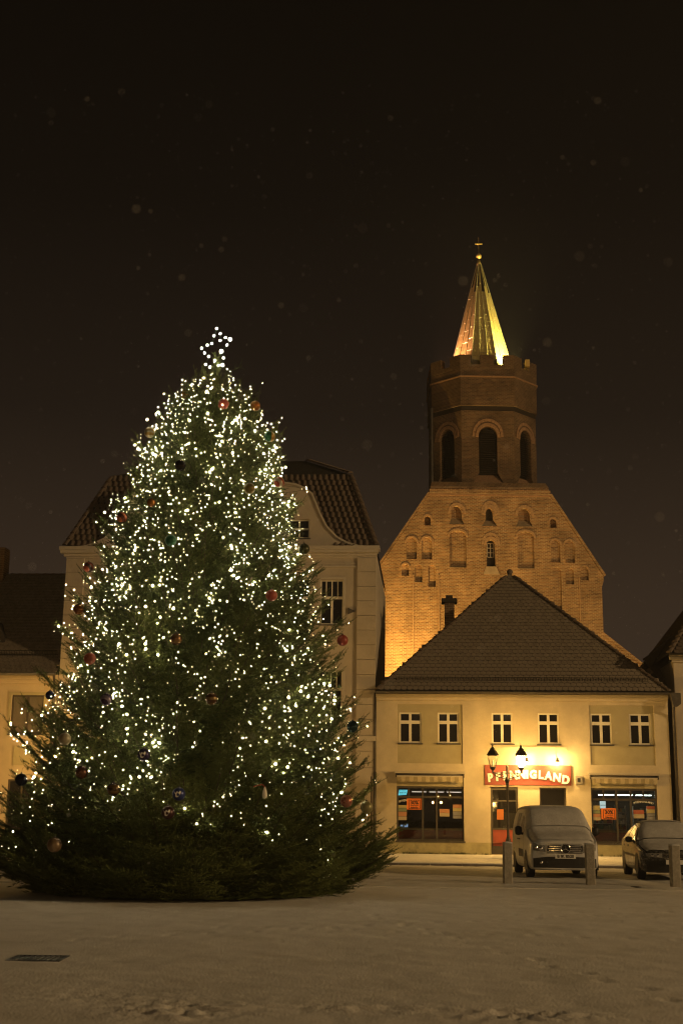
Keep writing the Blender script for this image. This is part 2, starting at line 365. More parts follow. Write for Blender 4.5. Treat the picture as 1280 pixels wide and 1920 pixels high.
# pavement along the houses: rises gently to the walls
def pv(u, w, z): return tuple(shop(u, w, z))
pb = MB()
for i in range(60):
    u0_, u1_ = -60 + i * 1.6, -60 + (i + 1) * 1.6
    pb.poly([pv(u0_, -6.1, .10), pv(u1_, -6.1, .10), pv(u1_, .3, .20), pv(u0_, .3, .20)])
pb.build('pavement', M_snow, kind='structure')
kerb = bpy.data.objects.new('kerb', None); COL.objects.link(kerb); kerb['kind'] = 'structure'
M_kerb = mat('granite_kerb', (.17, .145, .12), .85, var=.3, vscale=6, bump=.3)
kme = MB().box(0, .985, -.02, .22, -.02, .075).mesh('kerb_stone', M_kerb)
kcap = MB().box(0, .99, .0, .22, .077, .105).mesh('kerb_snow', M_snow)
for i in range(27):
    u = -14 + i
    k = link(kme, 'kerb_stone', kerb, loc=shop(u, -6.32), rot=(0, 0, R(-4) + rnd.uniform(-.004, .004)))
    link(kcap, 'kerb_snow', k)

# ------------------------------------------------------------------ windows
def sash(parent, x0, x1, z0, z1, y, bars_z=(.70,), bars_x=(.5,), fr=.07, bar=.055, m=M_white, glass_m=None, upper_x=None, sill=True, sillm=None, split_z=None):
    b = MB(); d0, d1 = y, y + .07
    b.box(x0, x0 + fr, d0, d1, z0, z1); b.box(x1 - fr, x1, d0, d1, z0, z1); b.box(x0 + fr, x1 - fr, d0, d1, z1 - fr, z1); b.box(x0 + fr, x1 - fr, d0, d1, z0, z0 + fr)
    zc = [z0 + fr] + [z0 + (z1 - z0) * t for t in bars_z] + [z1 - fr]
    for z in zc[1:-1]: b.box(x0 + fr, x1 - fr, d0 - .015, d1, z - bar * .6, z + bar * .6)
    panes = []
    for i in range(len(zc) - 1):
        up_ = upper_x if (upper_x and split_z is not None and i >= split_z) else bars_x
        za = zc[i] + (bar * .6 if i else 0); zb = zc[i + 1] - (bar * .6 if i < len(zc) - 2 else 0)
        bw = bar * (.45 if up_ is upper_x else 1)
        xc = [x0 + fr] + [x0 + (x1 - x0) * t for t in up_] + [x1 - fr]
        for x in xc[1:-1]: b.box(x - bw / 2, x + bw / 2, d0 + .003, d1 - .003, za, zb)
        for k in range(len(xc) - 1):
            panes.append((xc[k] + (bw / 2 if k else 0), xc[k + 1] - (bw / 2 if k < len(xc) - 2 else 0), za, zb))
    w = b.build('window', m, parent)
    for p in panes: MB().box(p[0], p[1], y + .03, y + .04, p[2], p[3]).build('pane', glass_m or M_glassd, w)
    if sill: MB().box(x0 - .06, x1 + .06, y - .14, y + .03, z0 - .05, z0 - .005).build('sill', sillm or M_zinc, w)
    return w

# ------------------------------------------------------------------ shop house
H = thing('shop_house', 'two storey cream shop house with hipped tile roof and two awnings', 'house', SO, R(-4))
WIN = [(.86, 1.68), (2.29, 3.07), (4.28, 5.05), (5.98, 6.75), (7.91, 8.68), (9.32, 10.10)]
holes = [(a, b, 4.17, 5.30) for a, b in WIN]
PL, PR = (.80, 3.20, 3.43, 5.60), (7.87, 10.22, 3.43, 5.60)
SHL, SHR = (.77, 3.23, .66, 2.60), (7.84, 10.22, .66, 2.60)
mid_holes = [(4.20, 5.20, .21, 2.61), (5.98, 6.95, 1.02, 2.60)]
b = MB()
wall(b, 0, 10.74, .62, 5.98, [PL, PR, (.77, 3.23, .64, 3.08), (7.84, 10.22, .64, 3.08)] + holes[2:4] + [(4.20, 5.20, .62, 2.61), mid_holes[1]], depth=.14)
b.poly([(0, 0, .1), (0, 0, 5.98), (0, 12, 5.98), (0, 12, .1)]); b.poly([(10.74, 0, .1), (10.74, 12, .1), (10.74, 12, 5.98), (10.74, 0, 5.98)]); b.poly([(0, 12, .1), (0, 12, 5.98), (10.74, 12, 5.98), (10.74, 12, .1)])
b.build('wall', M_cream, H)
b = MB(); b.box(0, 4.198, -.025, .3, .1, .62); b.box(5.202, 10.74, -.025, .3, .1, .618); b.build('plinth', M_plinth, H)
for (p, hs) in ((PL, holes[:2]), (PR, holes[4:])):
    b = MB(); wall(b, *p, hs, y=.05, depth=.10); b.build('wall_panel', M_olive, H)
b = MB()
for s_ in (SHL, SHR): wall(b, s_[0], s_[1], 2.602, 3.078, [], y=.06)
b.build('lintel', M_olive, H)
for (a, c) in WIN: sash(H, a, c, 4.17, 5.30, .05 if 4 < a < 7 else .09, bars_z=(.68,), bars_x=(.5,), fr=.06, bar=.10)
b = MB(); b.box(4.08, 7.02, -.035, .0, 4.035, 4.07); b.box(4.08, 4.11, -.03, .0, 3.93, 4.035); b.box(6.99, 7.02, -.03, .0, 3.93, 4.035); b.build('string_course', M_cream, H)
b = MB(); b.box(-.0, 10.74, -.10, .0, 5.74, 5.85); b.box(-.0, 10.74, -.20, .0, 5.85, 5.96); b.build('cornice', M_cream, H)
# hipped roof
EZ, EW, AW, AZ, AU = 6.03, -.42, 5.5, 11.55, 5.40
UL, UR = -.01, 10.79
SL = math.hypot(AW - EW, AZ - EZ); slope = math.atan2(AZ - EZ, AW - EW)
def roof_pt(u, s, lift=0):
    return (u, EW + s * math.cos(slope) - lift * math.sin(slope), EZ + s * math.sin(slope) + lift * math.cos(slope))
b = MB(); b.poly([(UL, EW, EZ), (UR, EW, EZ), (AU, AW, AZ)])
b.poly([(UL, EW, EZ), (AU, AW, AZ), (AU, 12.2, AZ), (UL, 12.2, EZ)]); b.poly([(UR, EW, EZ), (UR, 12.2, EZ), (AU, 12.2, AZ), (AU, AW, AZ)]); b.poly([(UL, 12.2, EZ), (AU, 12.2, AZ), (UR, 12.2, EZ)])
b.box(UL + .02, UR - .02, EW + .03, .02, EZ - .06, EZ - .02)
roof = b.build('roof', M_roofdark, H)
def plain_tile(w=.200, l=.36, t=.036):
    n = 5; pts = [(-w / 2, l), (-w / 2, .06)] + [(-w / 2 * math.cos(math.pi * i / n), .06 - .06 * math.sin(math.pi * i / n)) for i in range(1, n)] + [(w / 2, .06), (w / 2, l)]
    return pts, t
TP, TT = plain_tile()
def tile_geo(pts, t):
    n = len(pts); lift = lambda y: .030 - .075 * y
    v = [(p[0], p[1], lift(p[1]) + t) for p in pts] + [(p[0], p[1], lift(p[1])) for p in pts]
    f = [tuple(range(n))] + [(i, (i + 1) % n, (i + 1) % n + n, i + n) for i in range(n)]
    return v, f
tv, tf = tile_geo(TP, TT)
tme = bpy.data.meshes.new('tile'); tme.from_pydata(tv, [], tf); tme.materials.append(M_tile); tme.materials.append(M_roofdark); tme.polygons.foreach_set('material_index', [0] + [1] * (len(tf) - 1)); tme.update()
PITCH = .232; TW = .212
rest = MB(); ntile = 0; rows = int(SL / PITCH)
for i in range(rows):
    s = .02 + i * PITCH; ul = UL + (AU - UL) * s / SL + .08; ur = UR - (UR - AU) * s / SL - .08
    if ur - ul < TW: break
    n = int((ur - ul) / TW) + 1; off = (i % 2) * TW / 2
    for k in range(-1, n + 1):
        u = UL + TW * (math.floor((ul - UL) / TW) + k) + off
        if u < ul or u > ur: continue
        p = roof_pt(u, s); lift = rnd.uniform(-.004, .008); dz = rnd.uniform(-.012, .012)
        if ntile < 300:
            o = link(tme, 'tile', roof, loc=p, rot=(slope + lift * 1.5, 0, dz)); ntile += 1
        else:
            rest.k = 0; mt = Matrix.Translation(p) @ Matrix.Rotation(slope + lift * 1.5, 4, 'X') @ Matrix.Rotation(dz, 4, 'Y')
            rest.add([mt @ Vector(q) for q in tv], tf); rest.m[-len(tf) + 1:] = [1] * (len(tf) - 1)
rest.build('upper_tiles', [M_tile, M_roofdark], roof, kind='stuff')
def ridge_run(p0, p1, parent, name='ridge_tile', m=M_tilered, step=.36, r=.10):
    P0, P1 = Vector(p0), Vector(p1); L = (P1 - P0).length; n = int(L / step); d = (P1 - P0).normalized()
    bb = MB(); seg = 6
    vs = []
    for y, rr, dz in ((0, r * 1.08, .035), (step * 1.1, r * .92, 0)):
        for k in range(seg + 1):
            a = math.pi * k / seg; vs.append((rr * math.cos(a), y, rr * .8 * math.sin(a) + dz - .02))
    fs = [(k, k + 1, k + 2 + seg, k + 1 + seg) for k in range(seg)] + [tuple(range(seg + 1))]
    bb.add(vs, fs); me = bb.mesh(name, m)
    q = d.to_track_quat('Y', 'Z').to_euler()
    for i in range(n): 
        o = link(me, name, parent, loc=P0 + d * step * i, rot=q)
ridge_run(roof_pt(UL + .05, .05, .03), (AU, AW, AZ + .06), roof); ridge_run(roof_pt(UR - .05, .05, .03), (AU, AW, AZ + .06), roof)
MB().sphere((AU, AW - .02, AZ + .1), .13).build('ridge_cap', M_tilered, roof, True)
# snow guard, gutter, downpipe, chimney
b = MB(); s0 = .62
for z_ in (.05, .20): b.tube([roof_pt(.75, s0, z_), roof_pt(10.05, s0, z_)], .012, 4)
b.build('snow_guard_rail', M_iron, H)
b = MB()
for i in range(94):
    u = .75 + i * .1; b.tube([roof_pt(u, s0, .02), roof_pt(u, s0, .22)], .008, 3)
b.build('snow_guard_bars', M_iron, H, kind='stuff')
b = MB()
pr = [(.075 * math.cos(math.pi + math.pi * k / 6), .075 * math.sin(math.pi + math.pi * k / 6)) for k in range(7)]
vs = [(x, EW - .05 + p[0], EZ - .0 + p[1]) for x in (UL, UR) for p in pr]
b.add(vs, [(k, k + 1, k + 8, k + 7) for k in range(6)] + [tuple(range(6, -1, -1)), tuple(range(7, 14))]); b.build('gutter', M_zinc, H)
b = MB(); b.tube([(10.86, EW - .05, 5.95), (10.88, EW + .02, 5.55), (10.92, -.10, 5.2), (10.92, -.10, 1.6)], .055, 8); b.build('downpipe', M_zinc, H, True)
b = MB(); b.prism([(10.74, 6.02), (11.12, 6.02), (11.12, 5.62), (10.98, 5.52), (10.86, 5.52)], EW - .17, EW + .12); b.build('rainwater_hopper', M_zinc, H)
b = MB(); b.tube([(10.92, -.10, 1.6), (10.92, -.10, .2)], .065, 8); b.build('downpipe_foot', M_zinc, H, True)
b = MB(); b.tube([(-.03, -.09, 6.0), (-.03, -.09, 3.1)], .045, 8); b.build('downpipe', M_zinc, H, True)
b = MB(); b.tube([(-.03, -.09, 3.1), (-.03, -.09, .2)], .06, 8); b.build('downpipe_foot', M_zinc, H, True)
ch = MB(); ch.box(2.62, 3.02, 4.0, 4.45, 8.5, 10.10); ch.build('chimney', M_brickd, H)
ch = MB(); ch.box(2.50, 3.14, 3.88, 4.57, 10.10, 10.26); ch.box(2.68, 2.96, 4.08, 4.37, 10.26, 10.42); ch.build('chimney_cap', M_louver, H)

# shop windows, door
def shopfront(x0, x1, z0, z1, mull, transom, upper, name):
    b = MB(); y = .10; fr = .06
    b.box(x0, x0 + fr, y, y + .08, z0, z1); b.box(x1 - fr, x1, y, y + .08, z0, z1); b.box(x0 + fr, x1 - fr, y, y + .08, z1 - .07, z1); b.box(x0 + fr, x1 - fr, y, y + .08, z0, z0 + .06)
    xs = [x0 + fr] + mull + [x1 - fr]
    for m_ in mull: b.box(m_ - .035, m_ + .035, y + .002, y + .078, z0 + .06, z1 - .07)
    panes = []
    if transom:
        for i in range(len(xs) - 1):
            b.box(xs[i] + (.035 if i else 0), xs[i + 1] - (.035 if i < len(xs) - 2 else 0), y + .004, y + .076, transom - .035, transom + .035)
        for u_ in upper: b.box(u_ - .03, u_ + .03, y + .006, y + .074, transom + .035, z1 - .07)
        us = sorted([x0 + fr] + mull + upper + [x1 - fr])
        panes += [(us[i] + .03, us[i + 1] - .03, transom + .035, z1 - .07) for i in range(len(us) - 1)]
        panes += [(xs[i] + .03, xs[i + 1] - .03, z0 + .06, transom - .035) for i in range(len(xs) - 1)]
    else: panes += [(xs[i] + .03, xs[i + 1] - .03, z0 + .06, z1 - .07) for i in range(len(xs) - 1)]
    w = b.build(name, M_darkframe, H)
    for p in panes: MB().box(p[0] - .01, p[1] + .01, y + .04, y + .05, p[2] - .01, p[3] + .01).build('pane', M_glassc, w)
    MB().box(x0 - .04, x1 + .04, -.06, .10, z0 - .055, z0 - .004).build('sill', M_zinc, w)
    return w
SWL = shopfront(*SHL, [1.73, 2.24], 2.22, [1.22, 2.70], 'shop_window')
SWR = shopfront(*SHR, [8.77, 9.28], 2.20, [8.30, 9.74], 'shop_window')
b = MB()
for x0, x1, z0, z1 in ((.6, 3.6, .3, 2.72), (7.6, 10.5, .3, 2.72)):
    y0, y1 = .2, 3.6
    b.poly([(x0, y1, z0), (x1, y1, z0), (x1, y1, z1), (x0, y1, z1)]); b.poly([(x0, y0, z0), (x0, y1, z0), (x0, y1, z1), (x0, y0, z1)]); b.poly([(x1, y0, z0), (x1, y0, z1), (x1, y1, z1), (x1, y1, z0)])
    b.poly([(x0, y0, z0), (x1, y0, z0), (x1, y1, z0), (x0, y1, z0)])
b.build('interior_wall', M_interior, H)
b = MB()
for x0, x1 in ((.6, 3.6), (7.6, 10.5)): b.poly([(x0, .2, 2.72), (x0, 3.6, 2.72), (x1, 3.6, 2.72), (x1, .2, 2.72)])
b.build('interior_ceiling', M_interior2, H)
for x0, x1 in ((.83, 3.17), (7.90, 10.16)):
    MB().box(x0, x1, .26, .31, .72, 1.03).build('window_back_panel', M_redpanel, H)
    MB().box(x0, x1, .25, .34, 1.035, 1.11).build('window_shelf', M_cloth, H)
# door leaf behind its opening
D = MB(); D.box(4.22, 4.28, .12, .17, .22, 2.58); D.box(5.12, 5.18, .12, .17, .22, 2.58); D.box(4.28, 5.12, .12, .17, 2.50, 2.58); D.box(4.28, 5.12, .12, .17, 2.08, 2.14); D.box(4.28, 5.12, .12, .17, 1.08, 1.15); D.box(4.28, 5.12, .12, .17, .22, .50)
door = D.build('door', M_darkframe, H)
MB().box(4.28, 5.12, .14, .15, .50, 1.08).build('door_panel', M_redpanel, door)
for z0, z1 in ((1.15, 2.08), (2.14, 2.50)): MB().box(4.28, 5.12, .14, .15, z0, z1).build('pane', M_glassd, door)
MB().box(5.02, 5.06, .06, .12, 1.05, 1.30).build('handle', M_chrome, door)
MB().box(4.20, 5.20, -.02, .18, .13, .215).build('door_step', M_stone, H)
mw_ = sash(H, 5.99, 6.94, 1.02, 2.60, .10, bars_z=(), bars_x=(), fr=.05, m=M_darkframe)
for c_ in mw_.children:
    if c_.name.startswith('pane'): c_.rotation_euler = (R(1.2), 0, R(.8))

# lights and stock inside the shop
def tubes(x, y, z, L, n, label, m):
    for i in range(n):
        o = MB(); o.box(x + i * (L + .12), x + i * (L + .12) + L, y - .03, y + .03, z - .03, z)
        t = thing('ceiling_tube_light', label % ('first', 'second', 'third')[i], 'light', H.matrix_basis @ Vector((0, 0, 0)), R(-4), 'tube lights inside the shop')
        MB().box(x + i * (L + .12) - .03, x + i * (L + .12) + L + .03, y - .06, y + .06, z, z + .05).build('housing', M_white, t)
        o.build('tube', m, t)
H.location = SO
bpy.context.view_layer.update()
def sthing(name, label, cat, group=None): return thing(name, label, cat, SO, R(-4), group)
tubes(8.36, 2.0, 2.41, .58, 3, '%s bright greenish tube light from the alarm box side in the bright shop window', M_tube)
tubes(1.3, 2.4, 2.46, .55, 3, '%s dim tube light from the light box in the darker shop window', M_tubedim)
t = sthing('lightbox', 'small glowing cyan light box in the top corner of the darker shop window', 'light box')
MB().prism([(.83, 2.27), (1.13, 2.29), (1.17, 2.47), (.86, 2.47)], .165, .185).build('panel', M_cyan, t)
b = MB()
for z_ in (2.31, 2.36, 2.42):
    x = .87
    while x < 1.08:
        l = rnd.uniform(.03, .07); b.box(x, x + l, .158, .163, z_, z_ + .018); x += l + .02
b.build('print', M_ink, t, kind='stuff')
t = sthing('lit_note', 'small white lit note above the orange poster behind the dark car', 'note')
MB().box(8.17, 8.38, .19, .20, 1.88, 2.14).build('sheet', M_daywhite, t)
MB().box(8.18, 8.37, .183, .188, 1.99, 2.01).build('print', M_ink, t)
# goods shelves in the lit window
cols = [(.30, .42, .40), (.55, .52, .40), (.45, .14, .12), (.18, .30, .24), (.60, .60, .58), (.50, .38, .15)]
gm = [mat('goods_%s' % n, c, .6) for n, c in zip(('teal', 'sand', 'red', 'green', 'white', 'ochre'), cols)]
for k, (x0, x1, y0) in enumerate(((7.95, 8.70, .9), (8.80, 9.16, .7), (9.6, 10.1, 1.6))):
    t = sthing('goods_shelf', ['low shelf of packaged goods under the orange poster in the lit shop window', 'tall rack of pale goods in the middle of the lit shop window', 'shelf of goods deep inside the lit shop window'][k], 'shelf')
    zt = 1.5 if k == 0 else 1.95
    b = MB()
    for z_ in np.arange(1.12, zt + .01, .21): b.box(x0, x1, y0, y0 + .3, z_, z_ + .02)
    b.box(x0 - .02, x0, y0, y0 + .3, .3, zt + .05); b.box(x1, x1 + .02, y0, y0 + .3, .3, zt + .05); b.build('rack', M_white, t)
    b = MB()
    for z_ in np.arange(1.12, zt - .1, .21):
        x = x0 + .01
        while x < x1 - .06:
            w_ = rnd.uniform(.04, .12); b.k = rnd.randrange(6); b.box(x, min(x + w_, x1), y0 + .02, y0 + .2, z_ + .021, z_ + .021 + rnd.uniform(.08, .17)); x += w_ + .012
    b.build('goods', gm, t, kind='stuff')
t = sthing('display_lamp', 'small bluish display light low inside the darker shop window', 'light')
MB().box(.90, 1.10, .5, .53, 1.13, 1.21).box(1.12, 1.17, .5, .53, 1.13, 1.25).build('panel', emis('blue_display', (.45, .7, 1.0), .8), t)

def poster(x0, x1, z0, z1, label, strike=True):
    t = sthing('sale_poster', label, 'poster', 'orange sale posters')
    y = .125
    MB().box(x0, x1, y + .004, y + .008, z0, z1).build('sheet', M_orange, t)
    w, h = x1 - x0, z1 - z0; b = MB(); q = .018
    b.box(x0 + .12 * w, x1 - .12 * w, y + .001, y + .003, z1 - .12 * h - q, z1 - .12 * h); b.box(x0 + .12 * w, x1 - .12 * w, y + .001, y + .003, z0 + .06 * h, z0 + .06 * h + q)
    b.box(x0 + .12 * w, x0 + .12 * w + q, y + .001, y + .003, z0 + .06 * h + q, z1 - .12 * h - q); b.box(x1 - .12 * w - q, x1 - .12 * w, y + .001, y + .003, z0 + .06 * h + q, z1 - .12 * h - q)
    b.build('border', M_ink, t)
    for body, size, zz in (('30%', h * .46, .48), ('Kalender', h * .19, .13)):
        o = link(setmat(text_mesh(body, size, .003, size * .03), M_ink), 'lettering', t, loc=((x0 + x1) / 2, y + .001, z0 + zz * h))
        o.scale = (min(1, .7 * w / max(.01, o.dimensions.x)) if o.dimensions.x else 1, 1, 1)
    MB().box(x0 + .24 * w, x1 - .24 * w, y + .001, y + .003, z0 + .36 * h, z0 + .40 * h).build('small_print', M_ink, t)
    return t
poster(1.14, 1.70, 1.76, 2.16, 'orange 30% sale poster in the darker shop window under the light box')
poster(8.20, 8.76, 1.50, 1.89, 'orange 30% sale poster in the bright shop window between van and car')
t = sthing('door_notice', 'plain orange notice on the glass of the shop door', 'notice'); MB().box(4.43, 4.67, .131, .135, 1.44, 1.81).build('sheet', mat('dull_orange_paper', (.42, .13, .03), .8, var=.1), t)
def bands(x0, x1, zs, cols_, label, y=.128):
    t = sthing('price_placard', label, 'placard', 'coloured placards in the shop windows')
    for (z0, z1), c in zip(zs, cols_): MB().box(x0, x1, y, y + .004, z0, z1).build('band', c, t)
m1, m2, m3, m4 = mat('pale_yellow_paper', (.42, .36, .16), .8), mat('sage_paper', (.20, .24, .14), .8), mat('salmon_paper', (.45, .22, .12), .8), mat('beige_paper', (.42, .34, .22), .8)
m5 = mat('brick_red_paper', (.36, .10, .06), .8); m6 = mat('grey_blue_paper', (.22, .22, .24), .8)
bands(.83, 1.14, [(1.82, 1.92), (1.69, 1.81), (1.52, 1.68), (1.38, 1.51)], [m1, m2, m3, m4], 'placard with yellow green and salmon bands at the edge of the darker window')
bands(2.83, 3.15, [(1.84, 1.96), (1.72, 1.83), (1.58, 1.71), (1.46, 1.57)], [m3, m1, m6, m6], 'placard with salmon yellow and grey bands beside the shop door wall')
bands(2.34, 2.70, [(1.66, 1.80), (1.53, 1.655)], [m3, m4], 'two tone salmon and beige placard in the middle of the darker window')
bands(7.91, 8.17, [(1.82, 1.98), (1.70, 1.81), (1.58, 1.69), (1.46, 1.57)], [m1, m2, m3, m4], 'placard with yellow and green bands beside the orange poster in the bright window')
bands(9.36, 9.74, [(1.70, 1.84), (1.55, 1.695)], [m5, m4], 'red and beige placard above the roof of the dark car')
bands(9.83, 10.13, [(1.88, 1.98), (1.74, 1.87), (1.62, 1.73), (1.50, 1.61)], [m5, m1, m6, m6], 'placard with red yellow and grey bands at the far edge of the bright window')
def arc_text(x0, x1, z, lab):
    word = 'PFENNIGLAND'; t = sthing('window_lettering', lab, 'lettering')
    n = len(word)
    for i, ch_ in enumerate(word):
        f = (i + .5) / n
        me = setmat(text_mesh(ch_, .105, .003, .003), M_letter)
        link(me, 'letter', t, loc=(x0 + (x1 - x0) * f, .134, z + .07 * (1 - (2 * f - 1) ** 2)), rot=(0, R(14) * (2 * f - 1), 0))
arc_text(.86, 1.62, 2.0, 'arched white shop name on the glass of the darker window')
arc_text(9.38, 10.08, 2.04, 'arched white shop name on the glass above the dark car')

# awnings
def awning(x0, x1, label):
    t = sthing('awning', label, 'awning', 'rolled up awnings')
    b = MB(); b.box(x0 - .02, x1 + .02, -.26, .05, 3.10, 3.14); b.box(x0 - .02, x1 + .02, -.23, -.19, 3.06, 3.10); b.build('cover_board', M_trim, t)
    b = MB(); b.tube([(x0 + .05, -.09, 3.02), (x1 - .05, -.09, 3.02)], .055, 10); b.build('roller', M_darkframe, t, True)
    b = MB(); b.box(x0 + .06, x1 - .06, -.22, -.18, 2.94, 2.98); b.build('front_bar', M_trim, t)
    n = 16; w = (x1 - x0 - .14) / n
    for i in range(n):
        xa = x0 + .07 + i * w; sag = .03 * math.sin(i * .7)
        pts = [(xa, 2.94), (xa, 2.79 + sag * .3)] + [(xa + w * k / 5, 2.79 - .055 * math.sin(math.pi * k / 5) + sag * .3) for k in range(1, 5)] + [(xa + w, 2.79 + sag * .3), (xa + w, 2.94)]
        MB().prism(pts, -.215 + .012 * math.sin(i * 1.7), -.205 + .012 * math.sin(i * 1.7)).build('valance_scallop', M_cloth if i % 2 else M_cloth2, t)
    for x in (x0 + .01, x1 - .05): MB().box(x, x + .04, -.2, .0, 2.92, 3.06).build('bracket', M_darkframe, t)
awning(.72, 3.26, 'rolled up awning with scalloped valance over the darker shop window')
awning(7.79, 10.28, 'rolled up awning with scalloped valance over the bright shop window')

# big sign
t = sthing('shop_sign', 'long red shop sign with bold white lettering over the door', 'sign')
MB().box(4.00, 7.13, -.07, -.003, 2.68, 3.40).build('board', M_red, t)
word = 'PFENNIGLAND'; xs = [4.21, 4.49, 4.76, 5.05, 5.34, 5.54, 5.76, 6.03, 6.30, 6.60, 6.91]
zb = [2.80, 2.84, 2.87, 2.90, 2.92, 2.93, 2.93, 2.92, 2.89, 2.83, 2.75]; rt_ = [6, 5, 4, 2, 1, 0, -1, -3, -5, -7, -9]
for c, x, z, a in zip(word, xs, zb, rt_):
    sc_ = (.98 if c not in 'ND' else 1.02)
    l = link(setmat(text_mesh(c, .40, .02, .022), M_letter), 'letter', t, loc=(x, -.10, z), rot=(0, R(-a), 0)); l.scale = (sc_ * .92, 1, 1.0)
    link(setmat(text_mesh(c, .40, .02, .024), M_letshade), 'letter_edge', l, loc=(.022, .022, -.022))
for x, lab in ((6.62, 'small spotlight on a bent arm over the end of the red sign'), (5.50, 'small spotlight over the middle of the red sign behind the street lamp')):
    t = sthing('sign_spotlight', lab, 'spotlight', 'spotlights over the red sign')
    b = MB(); b.tube([(x, -.003, 3.74), (x, -.2, 3.72), (x, -.42, 3.62)], .014, 6); b.build('arm', M_iron, t)
    b = MB(); b.tube([(x, -.47, 3.64), (x, -.40, 3.52)], [.04, .075], 10); b.build('housing', M_zinc, t, True)
    b = MB(); b.sphere((x, -.385, 3.485), .042, 10, 6); b.build('lamp', M_spot, t, True)
t = sthing('alarm_box', 'small grey box on the wall beside the red sign', 'box')
MB().box(7.29, 7.53, -.10, -.003, 2.73, 3.02).build('case', M_concrete, t); MB().box(7.36, 7.46, -.11, -.102, 2.80, 2.95).build('grille', M_black, t)

# weeds along the foot of the shop wall
b = MB()
for i in range(140):
    u = rnd.choice([rnd.uniform(.9, 4.1), rnd.uniform(1.2, 3.2), rnd.uniform(7, 10.5)]); h = rnd.uniform(.04, .14)
    for k in range(4):
        dx, dy = rnd.uniform(-.06, .06), rnd.uniform(-.05, .0)
        b.add([(u - .008, -.05, .19), (u + .008, -.05, .19), (u + dx, -.06 + dy, .19 + h * rnd.uniform(.6, 1))], [(0, 1, 2)])
o = b.build('weeds', M_weed, None, kind='stuff', loc=SO, rot=(0, 0, R(-4)))

# ------------------------------------------------------------------ town house with curved gable
T = thing('town_house', 'tall pale plastered town house with curved gable and dark mansard roof', 'house', SO, R(-4))
TX0, TX1 = -12.10, -.05
hol = []; wins = []
for a, c in ((-2.16, -1.28), (-3.46, -2.58), (-6.05 - .44, -6.05 + .44), (-9.52, -8.64), (-10.82, -9.94)):
    wins += [(a, c, 8.60, 10.32), (a, c, 5.12, 6.84)]
gw = [(-3.42, -2.62, 11.95, 12.70), (-9.48, -8.68, 11.95, 12.70)]
shops = [(-10.9, -8.3, .9, 3.2), (-7.4, -4.7, .9, 3.2), (-3.6, -1.3, .9, 3.2)]
b = MB(); wall(b, TX0, TX1, .15, 11.45, wins + shops, depth=.2)
b.poly([(TX0, 0, .1), (TX0, 0, 11.5), (TX0, 11, 11.5), (TX0, 11, .1)]); b.poly([(TX1, 0, .1), (TX1, 11, .1), (TX1, 11, 11.5), (TX1, 0, 11.5)])
b.build('wall', M_town, T)
for (a, c, z0, z1) in wins:
    sash(T, a, c, z0, z1, .10, bars_z=(.60,), bars_x=(.5,), upper_x=(.25, .5, .75), split_z=1, fr=.045, bar=.085)
    b = MB(); b.box(a - .09, a, -.03, .0, z0, z1); b.box(c, c + .09, -.03, .0, z0, z1); b.box(a - .09, c + .09, -.03, 0, z1, z1 + .11); b.build('window_surround', M_trim, T)
for k, (a, c, z0, z1) in enumerate(shops):
    sash(T, a, c, z0, z1, .12, bars_z=(), bars_x=(.33, .67), fr=.06, bar=.06, m=M_darkframe, glass_m=M_glassc)
    MB().box(a, c, 1.6, 1.65, .8, 3.2).build('shop_back_wall', M_interior2, T)
    MB().box(a + .3, c - .3, .9, .98, 2.85, 2.9).build('shop_tube_light', emis('cool_shop_tube_%d' % k, (.70, .92, 1.0), 9 if k < 2 else 2), T)
# gable front
def curve_side(sg, cx=-6.07):
    pts = [(5.98, 11.60), (5.35, 11.66), (4.95, 11.78), (4.55, 12.0), (4.15, 12.42), (3.90, 12.9), (3.72, 13.35), (3.56, 13.72), (3.3, 13.95), (2.9, 14.12), (2.4, 14.2)]
    return [(cx + sg * p, z) for p, z in pts]
out = curve_side(1) + [(-6.07 + 1.6, 14.35), (-6.07, 14.9), (-6.07 - 1.6, 14.35)] + list(reversed(curve_side(-1)))
me = outline_mesh('gable', [out] + [[(a, z0), (c, z0), (c, z1), (a, z1)] for a, c, z0, z1 in gw], .35, -.06)
gab = link(setmat(me, M_town), 'gable', T)
for g in gw: sash(T, *g, .06, bars_z=(.5,), bars_x=(.5,), fr=.05, bar=.06)
b = MB()
for sg in (1, -1):                                    # raised coping that follows the curve
    c_ = curve_side(sg) + [(-6.07 + sg * 1.6, 14.35), (-6.07, 14.9)]
    for (x0, z0), (x1, z1) in zip(c_[:-1], c_[1:]):
        n_ = Vector((-(z1 - z0), x1 - x0)).normalized() * (.07 * sg)
        q = [(x0, z0), (x1, z1), (x1 + n_.x, z1 + n_.y), (x0 + n_.x, z0 + n_.y)]
        b.prism(q, -.13, .34)
b.build('gable_coping', M_trim, T)
b = MB(); b.box(TX0 - .02, TX1 + .02, -.06, 0, 11.17, 11.24); b.box(TX0 - .10, TX1 + .06, -.14, 0, 11.24, 11.34); b.box(TX0 - .22, TX1 + .12, -.26, 0, 11.34, 11.46); b.box(TX0 - .26, TX1 + .16, -.30, .3, 11.46, 11.60)
b.build('cornice', M_trim, T)
b = MB(); b.box(TX0 + .72, TX1 - .62, -.05, 0, 10.80, 10.86); b.box(TX0 + .72, TX1 - .62, -.035, 0, 10.94, 10.98); b.build('frieze_band', M_trim, T)
